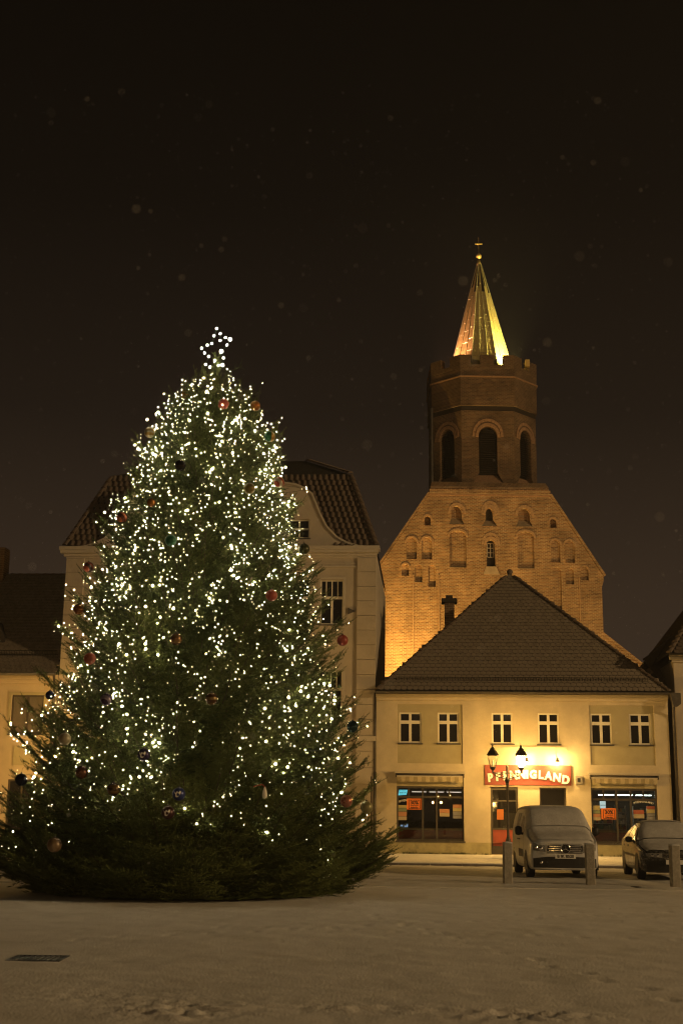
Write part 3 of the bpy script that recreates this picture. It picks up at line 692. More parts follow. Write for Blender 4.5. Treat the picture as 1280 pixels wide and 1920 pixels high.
# corner pilasters of rusticated blocks
for x0, x1 in ((TX1 - .70, TX1), (TX0, TX0 + .70)):
    z = .25; k = 0
    while z < 11.1:
        h = .56 if z > 4.45 else .60
        if 4.24 < z + h and z < 4.24: h = 4.22 - z
        h = min(h, 11.16 - z)
        MB().box(x0 + .004, x1 + .012, -.085, 0, z + .008, z + h - .008).build('pilaster_block', M_town, T)
        z += h
        if abs(z - 4.22) < .02:
            MB().box(x0 - .05, x1 + .05, -.15, 0, 4.22, 4.40).build('pilaster_ledge', M_trim, T); z = 4.41
b = MB()
for z0 in (4.26,): b.box(TX0 + .76, TX1 - .76, -.09, 0, z0, z0 + .10)
b.build('storey_band', M_trim, T)
MB().prism([(-1.10, 9.98 - .75), (-.80, 9.10), (-1.10, 8.98)], -.06, -.01).build('wall_bracket', M_zinc, T)
# mansard roof
def q4(b, p): return b.poly(p)
b = MB(); e0, e1 = TX0 - .12, TX1 + .05
m0, m1, mz, mw = TX0 + 1.15, TX1 - 1.12, 15.0, 1.9
q4(b, [(e0, -.1, 11.58), (e1, -.1, 11.58), (m1, mw, mz), (m0, mw, mz)]); q4(b, [(e1, -.1, 11.58), (e1, 11, 11.58), (m1, 9, mz), (m1, mw, mz)]); q4(b, [(e0, -.1, 11.58), (m0, mw, mz), (m0, 9, mz), (e0, 11, 11.58)])
q4(b, [(m0, mw, mz), (m1, mw, mz), (m1 - 2.2, 5.5, 16.6), (m0 + 2.2, 5.5, 16.6)]); q4(b, [(m1, mw, mz), (m1, 9, mz), (m1 - 2.2, 5.5, 16.6)]); q4(b, [(m0, mw, mz), (m0 + 2.2, 5.5, 16.6), (m0, 9, mz)])
q4(b, [(m0, 9, mz), (m0 + 2.2, 5.5, 16.6), (m1 - 2.2, 5.5, 16.6), (m1, 9, mz)])
mroof = b.build('roof', M_roofdark, T)
sl2 = math.atan2(mz - 11.58, mw + .1); L2 = math.hypot(mz - 11.58, mw + .1)
n = 6; pw, pl = .235, .36
pv_, pf_ = [], []
for j, (y, dz) in enumerate(((0, .06), (pl, .012))):
    for k in range(n + 1):
        t_ = k / n; pv_.append((-pw / 2 + pw * t_, y, dz + .032 * math.sin(t_ * 2 * math.pi)))
for k in range(n): pf_.append((k, k + 1, k + 2 + n, k + 1 + n))
pv_ += [(v[0], 0, v[2] - .035) for v in pv_[:n + 1]]; pf_ += [(2 * (n + 1) + k, 2 * (n + 1) + k + 1, k + 1, k) for k in range(n)]
pme = bpy.data.meshes.new('pantile'); pme.from_pydata(pv_, [], pf_); pme.materials.append(M_tilered); pme.update()
cpts = curve_side(1)
def gable_z(u):
    d = abs(u + 6.07)
    for (x0, z0), (x1, z1) in zip(cpts[:-1], cpts[1:]):
        if x1 + 6.07 <= d <= x0 + 6.07: return z1 + (z0 - z1) * (d - (x1 + 6.07)) / max(1e-6, (x0 - x1))
    return 11.6 if d > 5.9 else 14.9
cnt = 0
for i in range(13):
    s = .05 + i * .297; fz = s / L2
    xl, xr = e0 + (m0 - e0) * fz + .12, e1 + (m1 - e1) * fz - .12
    z = 11.58 + s * math.sin(sl2); w = -.1 + s * math.cos(sl2)
    if s + .2 > L2: break
    u = xr
    while u > xl:
        if (u > -4.6 or u < -7.6) and z + .42 > gable_z(u) and cnt < 300:
            link(pme, 'roof_tile', mroof, loc=(u, w, z), rot=(sl2 + rnd.uniform(-.02, .02), 0, rnd.uniform(-.01, .01))); cnt += 1
        u -= pw
ridge_run((e1 - .02, -.1, 11.66), (m1, mw, mz + .06), mroof, step=.33, r=.11); ridge_run((e0 + .02, -.1, 11.66), (m0, mw, mz + .06), mroof, step=.33, r=.11)
ridge_run((m1, mw, mz + .05), (m1 - 2.2, 5.5, 16.65), mroof, step=.33, r=.11)

# ------------------------------------------------------------------ low house at the picture's edge
def lapped_roof(parent, x0, x1, yz0, yz1, m=M_tile, pitch=.21, tw=.2, name='roof_courses', clip=None):
    (y0, z0), (y1, z1) = yz0, yz1; L = math.hypot(y1 - y0, z1 - z0); a = math.atan2(z1 - z0, y1 - y0)
    b = MB(); i = 0
    while i * pitch < L - .05:
        s = i * pitch; off = (i % 2) * tw / 2; u = x0 + off
        while u < x1:
            p = (u, y0 + s * math.cos(a), z0 + s * math.sin(a))
            if clip is None or clip(u, s / L):
                mt = Matrix.Translation(p) @ Matrix.Rotation(a + rnd.uniform(-.015, .02), 4, 'X')
                h = tw / 2 - .004
                b.add([mt @ Vector(q) for q in ((-h, 0.02, .045), (h * .3, -.02, .048), (h, .02, .045), (h, pitch + .08, .012), (-h, pitch + .08, .012), (-h, .02, .02), (h * .3, -.02, .022), (h, .02, .02))],
                      [(0, 1, 2, 3, 4), (5, 6, 1, 0), (6, 7, 2, 1)])
            u += tw
        i += 1
    return b.build(name, m, parent, kind='stuff')
LHS = thing('low_house', 'low peach plastered house with long tiled roof beside the tall town house', 'house', SO, R(-4))
lw = [(-13.92, -12.66, 4.40, 5.86), (-17.2, -15.9, 4.40, 5.86)]; ld = [(-13.86, -12.80, .2, 2.70), (-17.2, -15.9, 1.0, 2.7)]
b = MB(); wall(b, -26, TX0 - .01, .1, 6.6, lw + ld, depth=.14, y=.02); b.build('wall', M_leftp, LHS)
for g in lw:
    w = sash(LHS, *g, .10, bars_z=(), bars_x=(.5,), fr=.07, bar=.09, m=M_darkframe, glass_m=mat('net_curtain_glass', (.15, .13, .11), .25, spec=.5, var=.1, vscale=6) if 'net_curtain_glass' not in MATS else MATS['net_curtain_glass'])
    b = MB(); x0, x1, z0, z1 = g
    b.box(x0 - .10, x0, -.02, .02, z0 - .08, z1 + .1); b.box(x1, x1 + .10, -.02, .02, z0 - .08, z1 + .1); b.box(x0, x1, -.02, .02, z1, z1 + .1); b.box(x0, x1, -.03, .02, z0 - .08, z0 - .06); b.build('window_surround', M_olive, LHS)
for g in ld: sash(LHS, *g, .12, bars_z=(.66, .72), bars_x=(.5,), fr=.07, bar=.06, m=M_darkframe, sill=False)
MB().box(-13.69, -12.94, -.03, .02, 3.22, 3.95).build('wall_panel', M_olive, LHS)
b = MB(); b.box(-26, TX0 - .03, -.10, .02, 6.28, 6.42); b.box(-26, TX0 - .03, -.22, .02, 6.42, 6.62); b.build('cornice', M_leftp, LHS)
b = MB(); b.poly([(-26, -.4, 6.66), (TX0 - .03, -.4, 6.66), (TX0 - .03, 4.6, 11.3), (-26, 4.6, 11.3)]); b.poly([(-26, 4.6, 11.3), (TX0 - .03, 4.6, 11.3), (TX0 - .03, 10, 6.4), (-26, 10, 6.4)]); b.box(-26, TX0 - .03, -.36, .02, 6.60, 6.64)
lr = b.build('roof', M_roofdark, LHS)
lapped_roof(lr, -18, TX0 - .1, (-.4, 6.67), (4.6, 11.31))
ridge_run((-18, 4.6, 11.36), (TX0 - .05, 4.6, 11.36), lr)
b = MB(); b.tube([(-20, -.47, 6.62), (TX0 - .04, -.47, 6.62)], .07, 8); b.build('gutter', M_zinc, LHS, True)
b = MB(); b.tube([(-12.2, -.45, 6.6), (-12.25, -.1, 6.2), (-12.25, -.08, .2)], .05, 8); b.build('downpipe', M_zinc, LHS, True)
b = MB()
for z_ in (.1, .3): b.tube([(-18, .35 - z_ * .68, 7.36 + z_ * .73), (-12.3, .35 - z_ * .68, 7.36 + z_ * .73)], .012, 4)
for i in range(56): b.tube([(-17.9 + i * .1, .30, 7.4), (-17.9 + i * .1, .14, 7.58)], .008, 3)
b.build('snow_guard', M_iron, LHS, kind='stuff')
b = MB(); b.prism([(-16.2, 8.0), (-14.66, 8.0), (-14.75, 8.25), (-15.1, 8.85), (-15.6, 9.1), (-16.2, 9.2)], .95, 3.2); b.build('dormer', M_roofdark, LHS)
ch = MB(); ch.box(-16.6, -16.05, 4.2, 4.9, 10.6, 12.5); ch.build('chimney', M_brickd, LHS)

# ------------------------------------------------------------------ corner house at the other edge
RH = thing('corner_house', 'pale corner house cut by the picture edge beside the dark downpipe', 'house', SO, R(-4))
b = MB(); wall(b, 11.02, 22, .1, 7.28, [(12.2, 13.1, 4.2, 5.6), (14.2, 15.1, 4.2, 5.6), (12.0, 13.2, .9, 2.8)], depth=.14, y=-.02)
b.poly([(11.02, -.02, .1), (11.02, -.02, 7.28), (11.02, 9, 7.28), (11.02, 9, .1)]); b.build('wall', M_town, RH)
for g in ((12.2, 13.1, 4.2, 5.6), (14.2, 15.1, 4.2, 5.6), (12.0, 13.2, .9, 2.8)): sash(RH, *g, .06)
b = MB(); b.box(10.96, 22, -.14, -.02, 7.20, 7.30); b.box(10.86, 22, -.28, -.02, 7.30, 7.44); b.build('cornice', M_trim, RH)
b = MB(); p = [(10.80, -.40, 7.46), (22, -.40, 7.46), (22, 4.8, 12.4), (14.4, 4.8, 12.4)]; b.poly(p); b.poly([(10.80, -.40, 7.46), (14.4, 4.8, 12.4), (14.4, 5.2, 12.4), (10.8, 9.6, 7.46)])
b.poly([(22, 4.8, 12.4), (22, 10, 7.46), (10.8, 9.6, 7.46), (14.4, 4.8, 12.4)]); rr = b.build('roof', M_roofdark, RH)
lapped_roof(rr, 10.9, 20, (-.4, 7.47), (4.8, 12.41), clip=lambda u, f: u > 10.92 + 3.6 * f, m=M_tilered)
ridge_run((10.80, -.40, 7.50), (14.4, 4.8, 12.45), rr)
b = MB(); b.tube([(10.80, -.47, 7.42), (22, -.47, 7.42)], .07, 8); b.build('gutter', M_zinc, RH, True)
# slate side wing with lean-to roof that meets the shop roof
b = MB(); b.poly([(10.62, 4.0, 7.71), (10.98, 1.3, 6.35), (14.4, 1.3, 8.6), (14.4, 4.0, 10.95)]); b.poly([(10.62, 4.0, 7.71), (14.4, 4.0, 10.95), (14.4, 8, 8), (10.9, 8, 6.4)]); b.poly([(10.96, 1.3, 5.4), (14.4, 1.3, 5.4), (14.4, 1.3, 8.6), (10.96, 1.3, 6.35)])
ridge_run((10.62, 4.0, 7.73), (14.4, 4.0, 10.99), RH, step=.36, r=.10)
b.build('side_roof', M_tilered, RH)

# ------------------------------------------------------------------ brick church
CH = thing('brick_church', 'floodlit brick church front with octagonal tower and glowing metal spire', 'church', (0, 85, 0), R(.7))
def flare(h, d, up_):                                  # opening whose foot splays out over a sloping sill
    (x0, z0), (x1, _) = h[0], h[1]; return [(x0 - d, z0), (x1 + d, z0), (x1, z0 + up_)] + h[2:] + [(x0, z0 + up_)]
deep = [flare(arch_hole(9.85, 10.34, 20.87, 21.65, 22.12), .27, .45), flare(arch_hole(7.50, 8.20, 20.95, 21.70, 22.25), .16, .42), flare(arch_hole(12.08, 12.86, 20.88, 21.62, 22.15), .16, .42), arch_hole(5.66, 6.08, 20.85, 21.2, 21.5), arch_hole(14.22, 14.66, 20.8, 21.15, 21.45), arch_hole(9.87, 10.45, 18.05, 19.55, 19.9)]
shallow = [arch_hole(7.36, 8.48, 17.95, 20.1, 20.5), arch_hole(11.96, 13.09, 17.95, 20.1, 20.5),
           arch_hole(4.42, 5.12, 18.5, 19.6, 19.97), arch_hole(5.46, 6.16, 18.5, 19.6, 20.0), arch_hole(14.24, 14.86, 18.4, 19.6, 19.94), arch_hole(15.2, 15.84, 18.4, 19.6, 19.92),
           arch_hole(4.1, 4.6, 17.34, 17.85, 18.13), arch_hole(5.0, 5.5, 16.9, 17.8, 18.1), arch_hole(5.9, 6.4, 16.6, 17.8, 18.1), arch_hole(16.24, 16.74, 17.2, 17.85, 18.13), arch_hole(14.3, 14.9, 15.2, 17.75, 18.05), arch_hole(15.2, 15.75, 16.9, 17.75, 18.05)]
outl = [(2.65, 0), (17.62, 0), (17.62, 16.75), (17.76, 17.2), (17.76, 17.5), (14.26, 23.1), (6.03, 23.1), (2.62, 17.95), (2.62, 17.4), (2.68, 16.9)]
link(setmat(outline_mesh('front', [outl] + deep + shallow, .45, 0), M_brick), 'front_wall', CH)
b = MB(); b.prism(outl, .452, 9.0); b.build('tower_base', M_brick, CH)
for h in shallow:
    x0, x1 = h[0][0], h[1][0]; z0 = h[0][1]; za = max(p[1] for p in h)
    link(setmat(outline_mesh('niche', [[(p[0], p[1]) for p in h]], .02, .16), M_brick), 'niche_back', CH)
for k, h in enumerate(deep):
    x0, x1, z0 = h[0][0], h[1][0], h[0][1]
    MB().add([(x0 + .02, .02, z0 + .01), (x1 - .02, .02, z0 + .01), (x1 - .1, .44, z0 + .5), (x0 + .1, .44, z0 + .5)], [(0, 1, 2, 3)]).build('niche_sill', M_stone, CH) if k < 3 else None
    MB().prism([(p[0], p[1]) for p in h], .40, .44).build('niche_window_board', M_louver, CH) if k in (0, 5) else None  # black window surface at the back of the central openings
def win_bars(b, x0, x1, z0, z1, y, nx, nz, t=.025):
    for i in range(nx + 1): x = x0 + (x1 - x0) * i / nx; b.box(x - t, x + t, y, y + .04, z0, z1)
    for i in range(nz + 1): z = z0 + (z1 - z0) * i / nz; b.box(x0 + t, x1 - t, y + .003, y + .037, z - t, z + t)
b = MB(); win_bars(b, 9.95, 10.38, 18.75, 19.70, .30, 2, 3); gwn = b.build('gable_window', M_trim, CH)
MB().prism([(9.62, 17.5), (10.74, 17.5), (10.5, 18.05), (9.82, 18.05)], -.04, .3).build('sloping_sill', M_stone, CH)
for (x0, x1, zs, za, wd) in ((9.82, 10.42, 21.65, 22.12, .24), (9.72, 10.58, 21.75, 22.42, .2), (7.45, 8.30, 21.7, 22.25, .2), (12.03, 12.95, 21.62, 22.15, .2), (9.87, 10.45, 19.55, 19.9, .22), (9.72, 10.6, 19.6, 20.22, .18),
                             (7.36, 8.48, 20.1, 20.5, .14), (11.96, 13.09, 20.1, 20.5, .14), (4.42, 5.12, 19.6, 19.97, .12), (5.46, 6.16, 19.6, 20.0, .12), (14.24, 14.86, 19.6, 19.94, .12), (15.2, 15.84, 19.6, 19.92, .12), (5.66, 6.08, 21.2, 21.5, .13), (14.22, 14.66, 21.15, 21.45, .13), (4.1, 4.6, 17.85, 18.13, .1), (16.24, 16.74, 17.85, 18.13, .1)):
    b = MB()
    for q in arch_ring(x0, x1, zs, za, wd):
        c = Vector((sum(p[0] for p in q) / 4, sum(p[1] for p in q) / 4)); b.prism([(c.x + (p[0] - c.x) * .93, c.y + (p[1] - c.y) * .93) for p in q], -.045, -.002)
    b.build('brick_arch', M_arch, CH)
b = MB()
for x in (4.88, 6.60, 16.1): b.box(x - .03, x + .03, -.06, -.002, 8, 17.4)
b.build('lesene_edge', M_arch, CH)
b = MB(); b.box(6.0, 14.28, -.10, .5, 23.12, 23.40); b.build('ledge', M_brick, CH)
b = MB(); b.box(6.04, 14.24, -.06, .5, 22.98, 23.1); b.build('ledge_under_course', M_archd, CH)  # narrow course of tower arch brick under the ledge
b = MB(); b.box(6.08, 14.20, .02, 9.0, 23.41, 23.62); b.build('tower_seat', M_brick, CH)
b = MB(); b.add([(6.08, .02, 23.62), (14.2, .02, 23.62), (14.2, 9, 23.62), (6.08, 9, 23.62), (6.2, .36, 24.02), (14.05, .36, 24.02), (14.05, 9, 24.02), (6.2, 9, 24.02)], [(0, 1, 5, 4), (1, 2, 6, 5), (3, 0, 4, 7), (4, 5, 6, 7)]); b.build('tower_skirt', M_brick, CH)
# shoulders, buttress, aisle wall
for p0, p1 in (((14.26, 23.12), (17.80, 17.5)), ((6.03, 23.12), (2.58, 17.95))):
    b = MB()
    n_ = Vector((p1[1] - p0[1], -(p1[0] - p0[0]))).normalized() * .14
    if n_.y < 0: n_ = -n_
    b.prism([p0, p1, (p1[0] + n_.x, p1[1] + n_.y), (p0[0] + n_.x, p0[1] + n_.y)], -.08, .6)
    b.build('gable_coping', M_brick, CH)
b = MB(); b.box(2.0, 2.86, -.9, .0, 0, 11.9); b.add([(2.0, -.9, 11.9), (2.86, -.9, 11.9), (2.86, 0, 12.5), (2.0, 0, 12.5)], [(0, 1, 2, 3)]); b.box(2.2, 2.84, -.5, 0, 12.5, 16.2); b.add([(2.2, -.5, 16.2), (2.84, -.5, 16.2), (2.84, 0, 16.9), (2.2, 0, 16.9)], [(0, 1, 2, 3)])
b.build('buttress', M_brickd, CH)
MB().prism([(17.62, 0), (21.2, 0), (21.2, 10.65), (17.62, 13.5)], .1, .8).build('aisle_wall', M_brick, CH)
b = MB(); b.prism([(17.62, 13.50), (21.2, 10.65), (21.2, 10.85), (17.62, 13.70)], 0.0, .9); b.build('aisle_coping', M_brick, CH)
# octagonal tower
cx, cy = 10.17, 4.45
def octo(hw, fw): return [(cx - fw, cy - hw), (cx + fw, cy - hw), (cx + hw, cy - fw), (cx + hw, cy + fw), (cx + fw, cy + hw), (cx - fw, cy + hw), (cx - hw, cy + fw), (cx - hw, cy - fw)]
HW, FW = 3.68, 1.85
def ring_prism(name, hw, fw, z0, z1, m): return MB().prismz(octo(hw, fw), z0, z1).build(name, m, CH)
# eight walls, each with a pointed sound window
oc = octo(HW, FW)
for i in range(8):
    p, q = Vector(oc[i] + (0,)), Vector(oc[(i + 1) % 8] + (0,)); L = (q - p).length
    hh = flare(arch_hole(L / 2 - .64, L / 2 + .64, 24.0, 27.4, 28.2), .45, .85)
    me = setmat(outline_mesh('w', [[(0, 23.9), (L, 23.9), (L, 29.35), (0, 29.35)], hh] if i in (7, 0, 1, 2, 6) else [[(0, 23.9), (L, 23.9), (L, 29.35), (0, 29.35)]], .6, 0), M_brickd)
    ang = math.atan2(q.y - p.y, q.x - p.x)
    wl = link(me, 'tower_wall', CH, loc=(p.x, p.y, 0), rot=(0, 0, ang))
    if i in (7, 0, 1):
        for k in range(22):
            z = 24.8 + k * .155
            hw_ = .62 if z < 27.4 else .62 * max(.12, 1 - ((z - 27.4) / .85) ** 1.5)
            if z > 28.05: break
            b = MB(); b.add([(L / 2 - hw_, .12, z), (L / 2 + hw_, .12, z), (L / 2 + hw_, .34, z + .15), (L / 2 - hw_, .34, z + .15), (L / 2 - hw_, .12, z + .02), (L / 2 + hw_, .12, z + .02), (L / 2 + hw_, .34, z + .17), (L / 2 - hw_, .34, z + .17)], [(0, 1, 2, 3), (4, 7, 6, 5), (0, 4, 5, 1)])
            b.build('louvre_slat', M_louver, wl)
        b = MB()
        for (x0, x1, zs, za, wd) in ((L / 2 - .66, L / 2 + .66, 27.4, 28.2, .22), (L / 2 - .90, L / 2 + .90, 27.45, 28.55, .2)):
            for qd in arch_ring(x0, x1, zs, za, wd):
                c = Vector((sum(t_[0] for t_ in qd) / 4, sum(t_[1] for t_ in qd) / 4)); b.prism([(c.x + (t_[0] - c.x) * .92, c.y + (t_[1] - c.y) * .92) for t_ in qd], -.06, -.003)
        b.build('brick_arch', M_archd, wl)
        MB().add([(L / 2 - 1.1, .02, 24.0), (L / 2 + 1.1, .02, 24.0), (L / 2 + .9, .5, 24.85), (L / 2 - .9, .5, 24.85)], [(0, 1, 2, 3)]).build('window_splay', M_archd, wl)
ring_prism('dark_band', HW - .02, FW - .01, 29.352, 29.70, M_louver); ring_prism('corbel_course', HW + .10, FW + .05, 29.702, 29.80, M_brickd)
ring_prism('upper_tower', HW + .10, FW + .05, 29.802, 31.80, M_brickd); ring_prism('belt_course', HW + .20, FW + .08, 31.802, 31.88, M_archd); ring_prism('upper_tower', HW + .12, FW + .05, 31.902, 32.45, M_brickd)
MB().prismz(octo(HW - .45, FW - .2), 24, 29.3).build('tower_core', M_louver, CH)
oc = octo(HW + .14, FW + .06)
for i in range(8):
    p, q = Vector(oc[i] + (0,)), Vector(oc[(i + 1) % 8] + (0,)); L = (q - p).length; ang = math.atan2(q.y - p.y, q.x - p.x)
    segs = [(0.0, .95, 1), (.95, L - .95 - .0, 0), (L - .95, L, 1)]
    if i % 2 == 0: segs = [(0, .75, 1), (.75, L / 2 - .48, 0), (L / 2 - .48, L / 2 + .48, 1), (L / 2 + .48, L - .75, 0), (L - .75, L, 1)]
    for a_, c_, hi in segs:
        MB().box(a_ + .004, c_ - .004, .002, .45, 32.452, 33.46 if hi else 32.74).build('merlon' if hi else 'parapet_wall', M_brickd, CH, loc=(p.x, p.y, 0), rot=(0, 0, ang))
b = MB()
for k in range(36):
    a = 2 * math.pi * k / 36; c = (cx + .70 * math.cos(a), 30.72 + .68 * math.sin(a)); b.prism([(c[0] - .05, c[1] - .05), (c[0] + .05, c[1] - .05), (c[0] + .05, c[1] + .05), (c[0] - .05, c[1] + .05)], cy - HW - .125, cy - HW - .095)
b.build('round_dial', M_brickd, CH)
for x, y, rz in ((cx - 2.6, cy - 2.75, 0), (cx + 2.6, cy - 2.75, 0)): MB().box(x - .09, x + .09, y - .06, y + .3, 30.08, 30.68).build('slit_window', M_louver, CH)
b = MB(); b.tube([(cx - HW - .12, cy - FW - .2, 22.5), (cx - HW - .12, cy - FW - .2, 30)], .12, 8); b.tube([(cx - HW - .12, cy - FW - .2, 15), (cx - HW - .12, cy - FW - .2, 22.5)], .01, 3); b.build('tower_downpipe', M_zinc, CH)
# spire: eight facets of separate metal sheets
SB, ST, SR = 32.5, 42.05, 2.66
sp = MB().lathe([(SR - .05, SB), (.14, ST)], (cx, cy, 0), 8, math.pi / 8).build('spire', M_roofdark, CH)
ribs = MB(); cross = MB()
for i in range(8):
    a0, a1 = math.pi / 8 + i * math.pi / 4, math.pi / 8 + (i + 1) * math.pi / 4
    def fp(t, s, lift=0.0):                             # t up, s across
        r = SR + (.17 - SR) * t; z = SB + (ST - SB) * t
        p = Vector((cx + r * math.cos(a0), cy + r * math.sin(a0), z)).lerp(Vector((cx + r * math.cos(a1), cy + r * math.sin(a1), z)), s)
        am = (a0 + a1) / 2; return p + Vector((math.cos(am), math.sin(am), .25)) * lift
    ribs.tube([fp(0, 0, .02), fp(1, 0, .01)], .028, 4)
    if fp(0, .5).y > cy + 1.2: continue
    for k in range(3):
        s0_, s1_ = k / 3, (k + 1) / 3; t = 0.0; rows_ = [0.0] + [.055 + .075 * ((k * .37) % 1) + .105 * j for j in range(10)]
        rows_ = [x for x in rows_ if x < .95] + [1.0]
        tmax = 1.0
        for ta, tb in zip(rows_[:-1], rows_[1:]):
            if k != 1 and ta > .72: break
            tb2 = tb - .002
            MB().poly([fp(ta, s0_ + .012, .010), fp(ta, s1_ - .012, .010), fp(tb2, s1_ - .012, .012), fp(tb2, s0_ + .012, .012)]).build('sheet', M_copper, sp)
            cross.tube([fp(tb, s0_, .015), fp(tb, s1_, .012)], .008, 4)
        if k: ribs.tube([fp(0, s0_, .015), fp(.74, s0_, .013)], .019, 4)
ribs.build('standing_seam', M_seam, sp, kind='stuff'); cross.build('cross_seam', M_seam, sp, kind='stuff')
b = MB(); b.lathe([(.17, 42.0), (.19, 42.1), (.13, 42.25), (.11, 42.45)], (cx, cy, 0), 12); b.build('spire_collar', M_copper, CH, True)
b = MB(); b.sphere((cx, cy, 42.75), .21, 16, 10); b.build('gilded_ball', M_gold, CH, True)
b = MB(); b.tube([(cx, cy, 42.9), (cx, cy, 44.3)], .010, 6); b.box(cx - .27, cx + .27, cy - .03, cy + .03, 43.72, 43.79); b.build('cross', M_gold, CH)
# floodlights
def aim(o, frm, to):
    d = (Vector(to) - Vector(frm)).normalized(); o.location = frm; o.rotation_euler = d.to_track_quat('-Z', 'Y').to_euler()
def flood(frm, to, power, col, angle, label, blend=.6, parent=None, size=.15):
    t = thing('floodlight', label, 'floodlight', (0, 85, 0), R(.7), 'church floodlights')
    d = (Vector(to) - Vector(frm)).normalized(); q = d.to_track_quat('-Z', 'Y').to_euler()
    b = MB(); b.box(-.16, .16, -.12, .12, .02, .2); b.build('housing', M_iron, t, loc=frm, rot=q)
    b = MB(); b.box(-.02, .02, -.02, .02, -.5, -.02); b.build('foot', M_iron, t, loc=frm)
    l = bpy.data.lights.new('flood', 'SPOT'); l.energy = power; l.color = col; l.spot_size = R(angle); l.spot_blend = blend; l.shadow_soft_size = size
    lo = bpy.data.objects.new('flood_lamp', l); COL.objects.link(lo); lo.parent = t; lo.location = frm; lo.rotation_euler = q
flood((3.2, -3.6, 7.4), (4.8, 0, 15.0), 9800, (1.0, .55, .13), 130, 'floodlight behind the shop roof washing the near corner of the church front', .9)
flood((15.9, -6.5, 5.6), (13.5, 0, 18.0), 3900, (1.0, .58, .16), 120, 'floodlight behind the shop roof washing the far side of the church front', .9)
flood((9.5, -19.0, 5.5), (10.1, 1.0, 26.0), 3200, (1.0, .56, .17), 50, 'floodlight behind the shop roof aimed up at the octagonal tower', .9)
flood((cx + 2.25, cy - 2.55, 32.7), (cx + .3, cy, 39.5), 12000, (1.0, .78, .22), 95, 'yellow floodlight behind the tower parapet below the bright spire edge', .8)
flood((cx - 3.3, cy - 1.3, 32.75), (cx - .2, cy, 38.5), 5200, (1.0, .44, .24), 90, 'reddish floodlight behind the tower parapet below the pink spire edge', .8)
flood((cx - .1, cy - 3.55, 32.7), (cx, cy, 40.5), 24000, (1.0, .72, .18), 90, 'dim floodlight behind the middle of the tower parapet', .8)
b = MB(); b.box(13.05, 13.35, cy - 2.9, cy - 2.6, 33.0, 33.5); b.build('parapet_lamp_bracket', M_gold, CH)

# ------------------------------------------------------------------ street lamps
def lantern(parent, x, lit):
    l = MB(); z0 = 3.02
    l.lathe([(.03, z0 - .16), (.03, z0 - .08), (.07, z0 - .04), (.10, z0), (.10, z0 + .02)], (x, 0, 0), 8)
    lan = l.build('lantern', M_iron, parent, False)
    b = MB(); lo, hi = .095, .185
    cs4 = [(1, 1), (-1, 1), (-1, -1), (1, -1)]
    for sx_, sy_ in cs4: b.tube([(x + sx_ * lo * .9, sy_ * lo * .9, z0 + .02), (x + sx_ * hi * .9, sy_ * hi * .9, z0 + .44)], .011, 4)
    for h_, zz in ((lo, z0 + .025), (hi, z0 + .44)):
        for i in range(4): b.tube([(x + cs4[i][0] * h_ * .9, cs4[i][1] * h_ * .9, zz), (x + cs4[(i + 1) % 4][0] * h_ * .9, cs4[(i + 1) % 4][1] * h_ * .9, zz)], .012, 4)
    b.build('lantern_frame', M_iron, lan)
    for i in range(4):
        p, q = cs4[i], cs4[(i + 1) % 4]
        MB().poly([(x + p[0] * lo * .86, p[1] * lo * .86, z0 + .03), (x + q[0] * lo * .86, q[1] * lo * .86, z0 + .03), (x + q[0] * hi * .86, q[1] * hi * .86, z0 + .43), (x + p[0] * hi * .86, p[1] * hi * .86, z0 + .43)]).build('lantern_pane', M_lglass, lan)
    b = MB(); b.lathe([(.225, z0 + .45), (.215, z0 + .47), (.13, z0 + .60), (.10, z0 + .62), (.10, z0 + .66), (.05, z0 + .70), (.025, z0 + .73), (.04, z0 + .76), (.015, z0 + .80), (.004, z0 + .88)], (x, 0, 0), 8, math.pi / 8); b.build('lantern_roof', M_iron, lan)
    if lit: MB().sphere((x, 0, z0 + .24), .085, 14, 9).build('lamp', M_sodium, lan, True)
    else: MB().lathe([(.03, 0), (.045, .08), (.03, .2), (.001, .24)], (x, 0, z0 + .05), 10).build('lamp', M_white, lan, True)
def street_lamp(loc, rz, label, group='double lantern street lamps', both=False, z0=0):
    t = thing('street_lamp', label, 'street lamp', loc, rz, group)
    b = MB(); b.lathe([(.13, 0), (.13, .06), (.10, .10), (.085, .55), (.10, .60), (.06, .68), (.045, .75), (.04, 2.45), (.055, 2.47), (.055, 2.52), (.04, 2.55), (.035, 2.62)], (0, 0, 0), 12); b.build('pole', M_zinc, t, True)
    b = MB(); b.lathe([(.04, 2.50), (.07, 2.54), (.085, 2.62), (.06, 2.68), (.03, 2.72), (.03, 3.05), (.045, 3.08), (.02, 3.12), (.004, 3.22)], (0, 0, 0), 10); b.build('pole_head', M_iron, t, True)
    for sg in (-1, 1):
        b = MB(); b.tube([(0, 0, 2.86), (sg * .49, 0, 2.86)], .018, 6)
        b.tube([(sg * (.08 + .13 * (1 - k / 14) * math.cos(k * .62) + .12), 0, 2.76 + .075 * (1 - k / 18) * math.sin(k * .62)) for k in range(15)], .012, 5)
        b.tube([(sg * (.36 + .08 * (1 - k / 14) * math.cos(-k * .62 + 2)), 0, 2.78 + .055 * (1 - k / 18) * math.sin(-k * .62 + 2)) for k in range(13)], .011, 5)
        b.tube([(0, 0, 2.66), (sg * .15, 0, 2.68), (sg * .36, 0, 2.74), (sg * .49, 0, 2.86)], .013, 5); b.build('arm', M_iron, t)
        lantern(t, sg * .49, both or sg > 0)
    return t
street_lamp(shop(4.66, -2.7, .16), R(-2), 'iron street lamp with one lit and one dark lantern before the shop sign')
street_lamp((-9.3, 45.0, .12), R(8), 'lit iron street lamp hidden behind the fir by the peach house', both=True)
